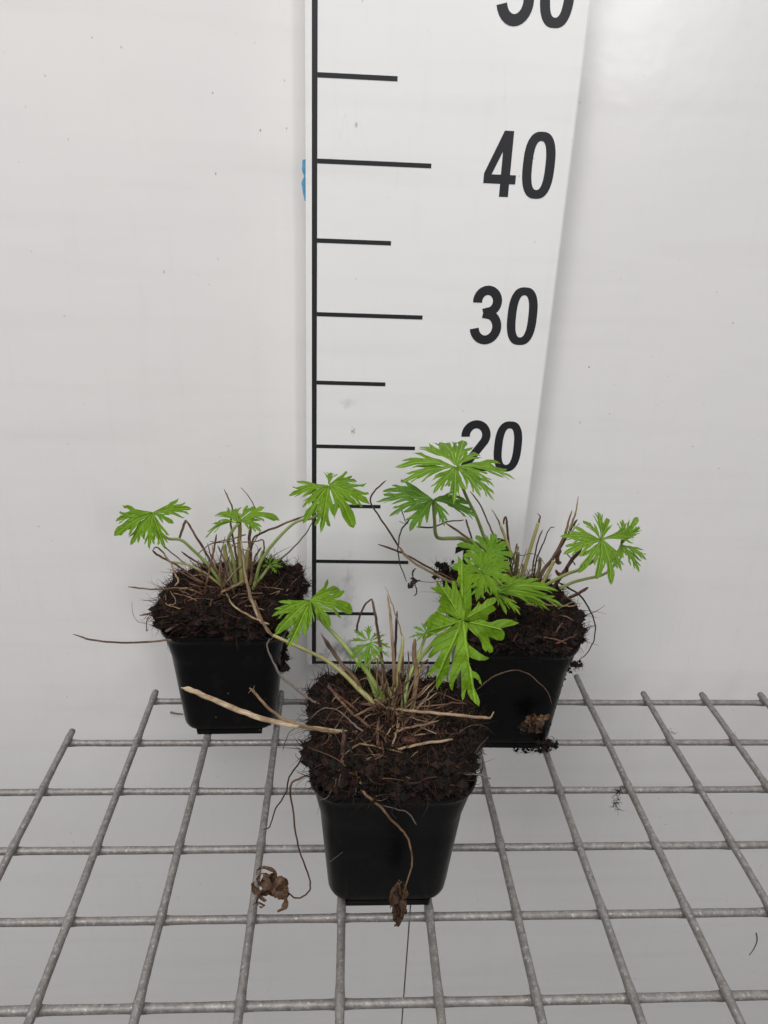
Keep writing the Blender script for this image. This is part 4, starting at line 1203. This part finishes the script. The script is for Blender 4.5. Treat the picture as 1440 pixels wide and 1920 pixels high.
leaf(right, c, tipsY(pix, Y, [(856, 1022, .006), (868, 1045, -.003), (882, 1075, -.010), (905, 1086, -.014), (935, 1084, -.014), (956, 1072, -.010), (962, 1042, .0), (950, 1020, .009), (925, 1003, .016), (892, 1007, .016)]), M_leaf_y, .12, .25, 1.0, LOBE2)
Y = .168
c = atY(906, 1076, Y)
ps([c] + PY(pix, [(920, 1090), (938, 1108), (950, 1118)], Y + .006, .215), .0009, .0012, M_petiole, name='petiole', jit=.05)
leaf(right, c, tipsY(pix, Y, [(846, 1062, .003), (862, 1102, -.008), (893, 1128, -.014), (932, 1122, -.014), (962, 1092, -.006), (958, 1058, .006), (918, 1034, .016), (876, 1036, .014)]), M_leaf, .14, .2, 1.1)
Y = .172
c = atY(922, 1112, Y)
ps([c] + PY(pix, [(930, 1098), (945, 1090), (955, 1100)], Y + .012, .220), .0009, .0012, M_petiole, name='petiole', jit=.05)
leaf(right, c, tipsY(pix, Y, [(1057, 1135, .0, .95), (1045, 1108, .008, .8), (1002, 1090, .016, .7), (974, 1156, -.018, 1.0), (948, 1155, -.018, .5), (1030, 1150, -.006, .5), (890, 1085, .012, .8)]), M_leaf, .14, .16, .9)

def tangle(parent, crown, n, seed, spread, hmax):
    rnd = random.Random(seed)
    for i in range(n):
        a = rnd.uniform(0, 6.283); e = rnd.choice([.15, .25, .5, .9, 1.2, 1.4])
        b = Vector(crown) + Vector((rnd.gauss(0, .006), rnd.gauss(0, .005), 0))
        d = Vector((math.cos(a) * math.cos(e), math.sin(a) * math.cos(e), math.sin(e)))
        L = rnd.uniform(.014, hmax) if e > .6 else rnd.uniform(.015, spread)
        k = Vector((rnd.gauss(0, .12), rnd.gauss(0, .12), rnd.gauss(-.05, .1)))
        pts = [b + d * L, b + d * L * .62 + k * L * .5, b + d * L * .3 + k * L * .3, b - Vector((0, 0, .004))]
        if rnd.random() < .25:
            pts = [pts[0] + Vector((rnd.uniform(-1, 1), rnd.uniform(-.4, .4), -rnd.uniform(.2, 1))) * .008] + pts
        stalk(parent, pts, rnd.uniform(.0003, .0007), rnd.uniform(.0006, .0011), rnd.choice([M_tan, M_straw, M_brown, M_straw, M_red, M_tan]), flat=rnd.choice([.4, .6, .8]))
    for i in range(n):        # straw bits lying on the peat
        a = rnd.uniform(0, 6.283); rr = abs(rnd.gauss(0, .016))
        b = Vector(crown) + Vector((math.cos(a) * rr * 1.2, math.sin(a) * rr, rnd.uniform(.0, .003)))
        a2 = rnd.uniform(0, 6.283); L = rnd.uniform(.008, .024)
        d = Vector((math.cos(a2), math.sin(a2), rnd.uniform(-.05, .15)))
        stalk(parent, [b - d * L * .5, b + Vector((0, 0, rnd.uniform(0, .002))), b + d * L * .5], rnd.uniform(.0003, .0008), rnd.uniform(.0003, .0007), rnd.choice([M_tan, M_brown, M_red, M_tan, M_brown, M_straw]), flat=.5)
tangle(front, (FX + .001, FY + .002, .1100), 52, 5, .030, .040)
tangle(left, (LX, LY - .004, .1120), 52, 6, .032, .044)
tangle(right, (RX + .004, RY + .018, .1070), 40, 7, .028, .040)

# ------------------------------------------------------------------ loose bits
def loose(name, label, pts, r, mat, cat='debris'):
    V, F = tube(spline(pts, 6), lambda t: r * (1 - .5 * t), 6, 1.0, .25)
    o = mesh_obj(name, V, F, mat)
    return tag(o, label, cat, group='plant debris')
loose('twig', 'thin dark twig stuck to the white wall low on the right', PY(cR and crop(1140, 1620, 4.8), [(1335, 622), (1342, 690), (1315, 760), (1272, 822)], YW - .0006), .0006, M_dark)
loose('twig', 'short brown twig on the wall beside the left pot', PY(c26, [(285, 938), (340, 950), (400, 955)], YW - .0006), .0010, M_grey)
SD = Soup()
for i in range(60):
    t = random.random()
    q = atZ(*crop(1080, 1240, 4)(330 - 45 * t + random.gauss(0, 10), 930 + 190 * t), -0.001 - 0.006 * t)
    SD.fibre(q, Vector((random.gauss(0, 1), random.gauss(0, 1), random.gauss(-.3, 1))), random.uniform(.002, .006), random.uniform(.0001, .0003), pick_col(.6), 3, 5, .3)
tag(SD.build('peat_tuft', M_fibre, None), 'wispy tuft of dark peat fibre caught on a grid wire', 'debris', group='plant debris')
SD = Soup()
for i in range(9):
    q = atZ(*crop(1080, 1240, 4)(690 + i * 5 + random.gauss(0, 4), 515 + i * 4), .003)
    SD.fibre(q, Vector((random.gauss(.5, 1), random.gauss(0, .6), random.gauss(.3, .4))), random.uniform(.002, .005), .0002, (0.02, .012, .01), 2, 4)
tag(SD.build('peat_tuft', M_fibre, None), 'tiny peat crumb on a wire crossing right of the pots', 'debris', group='plant debris')
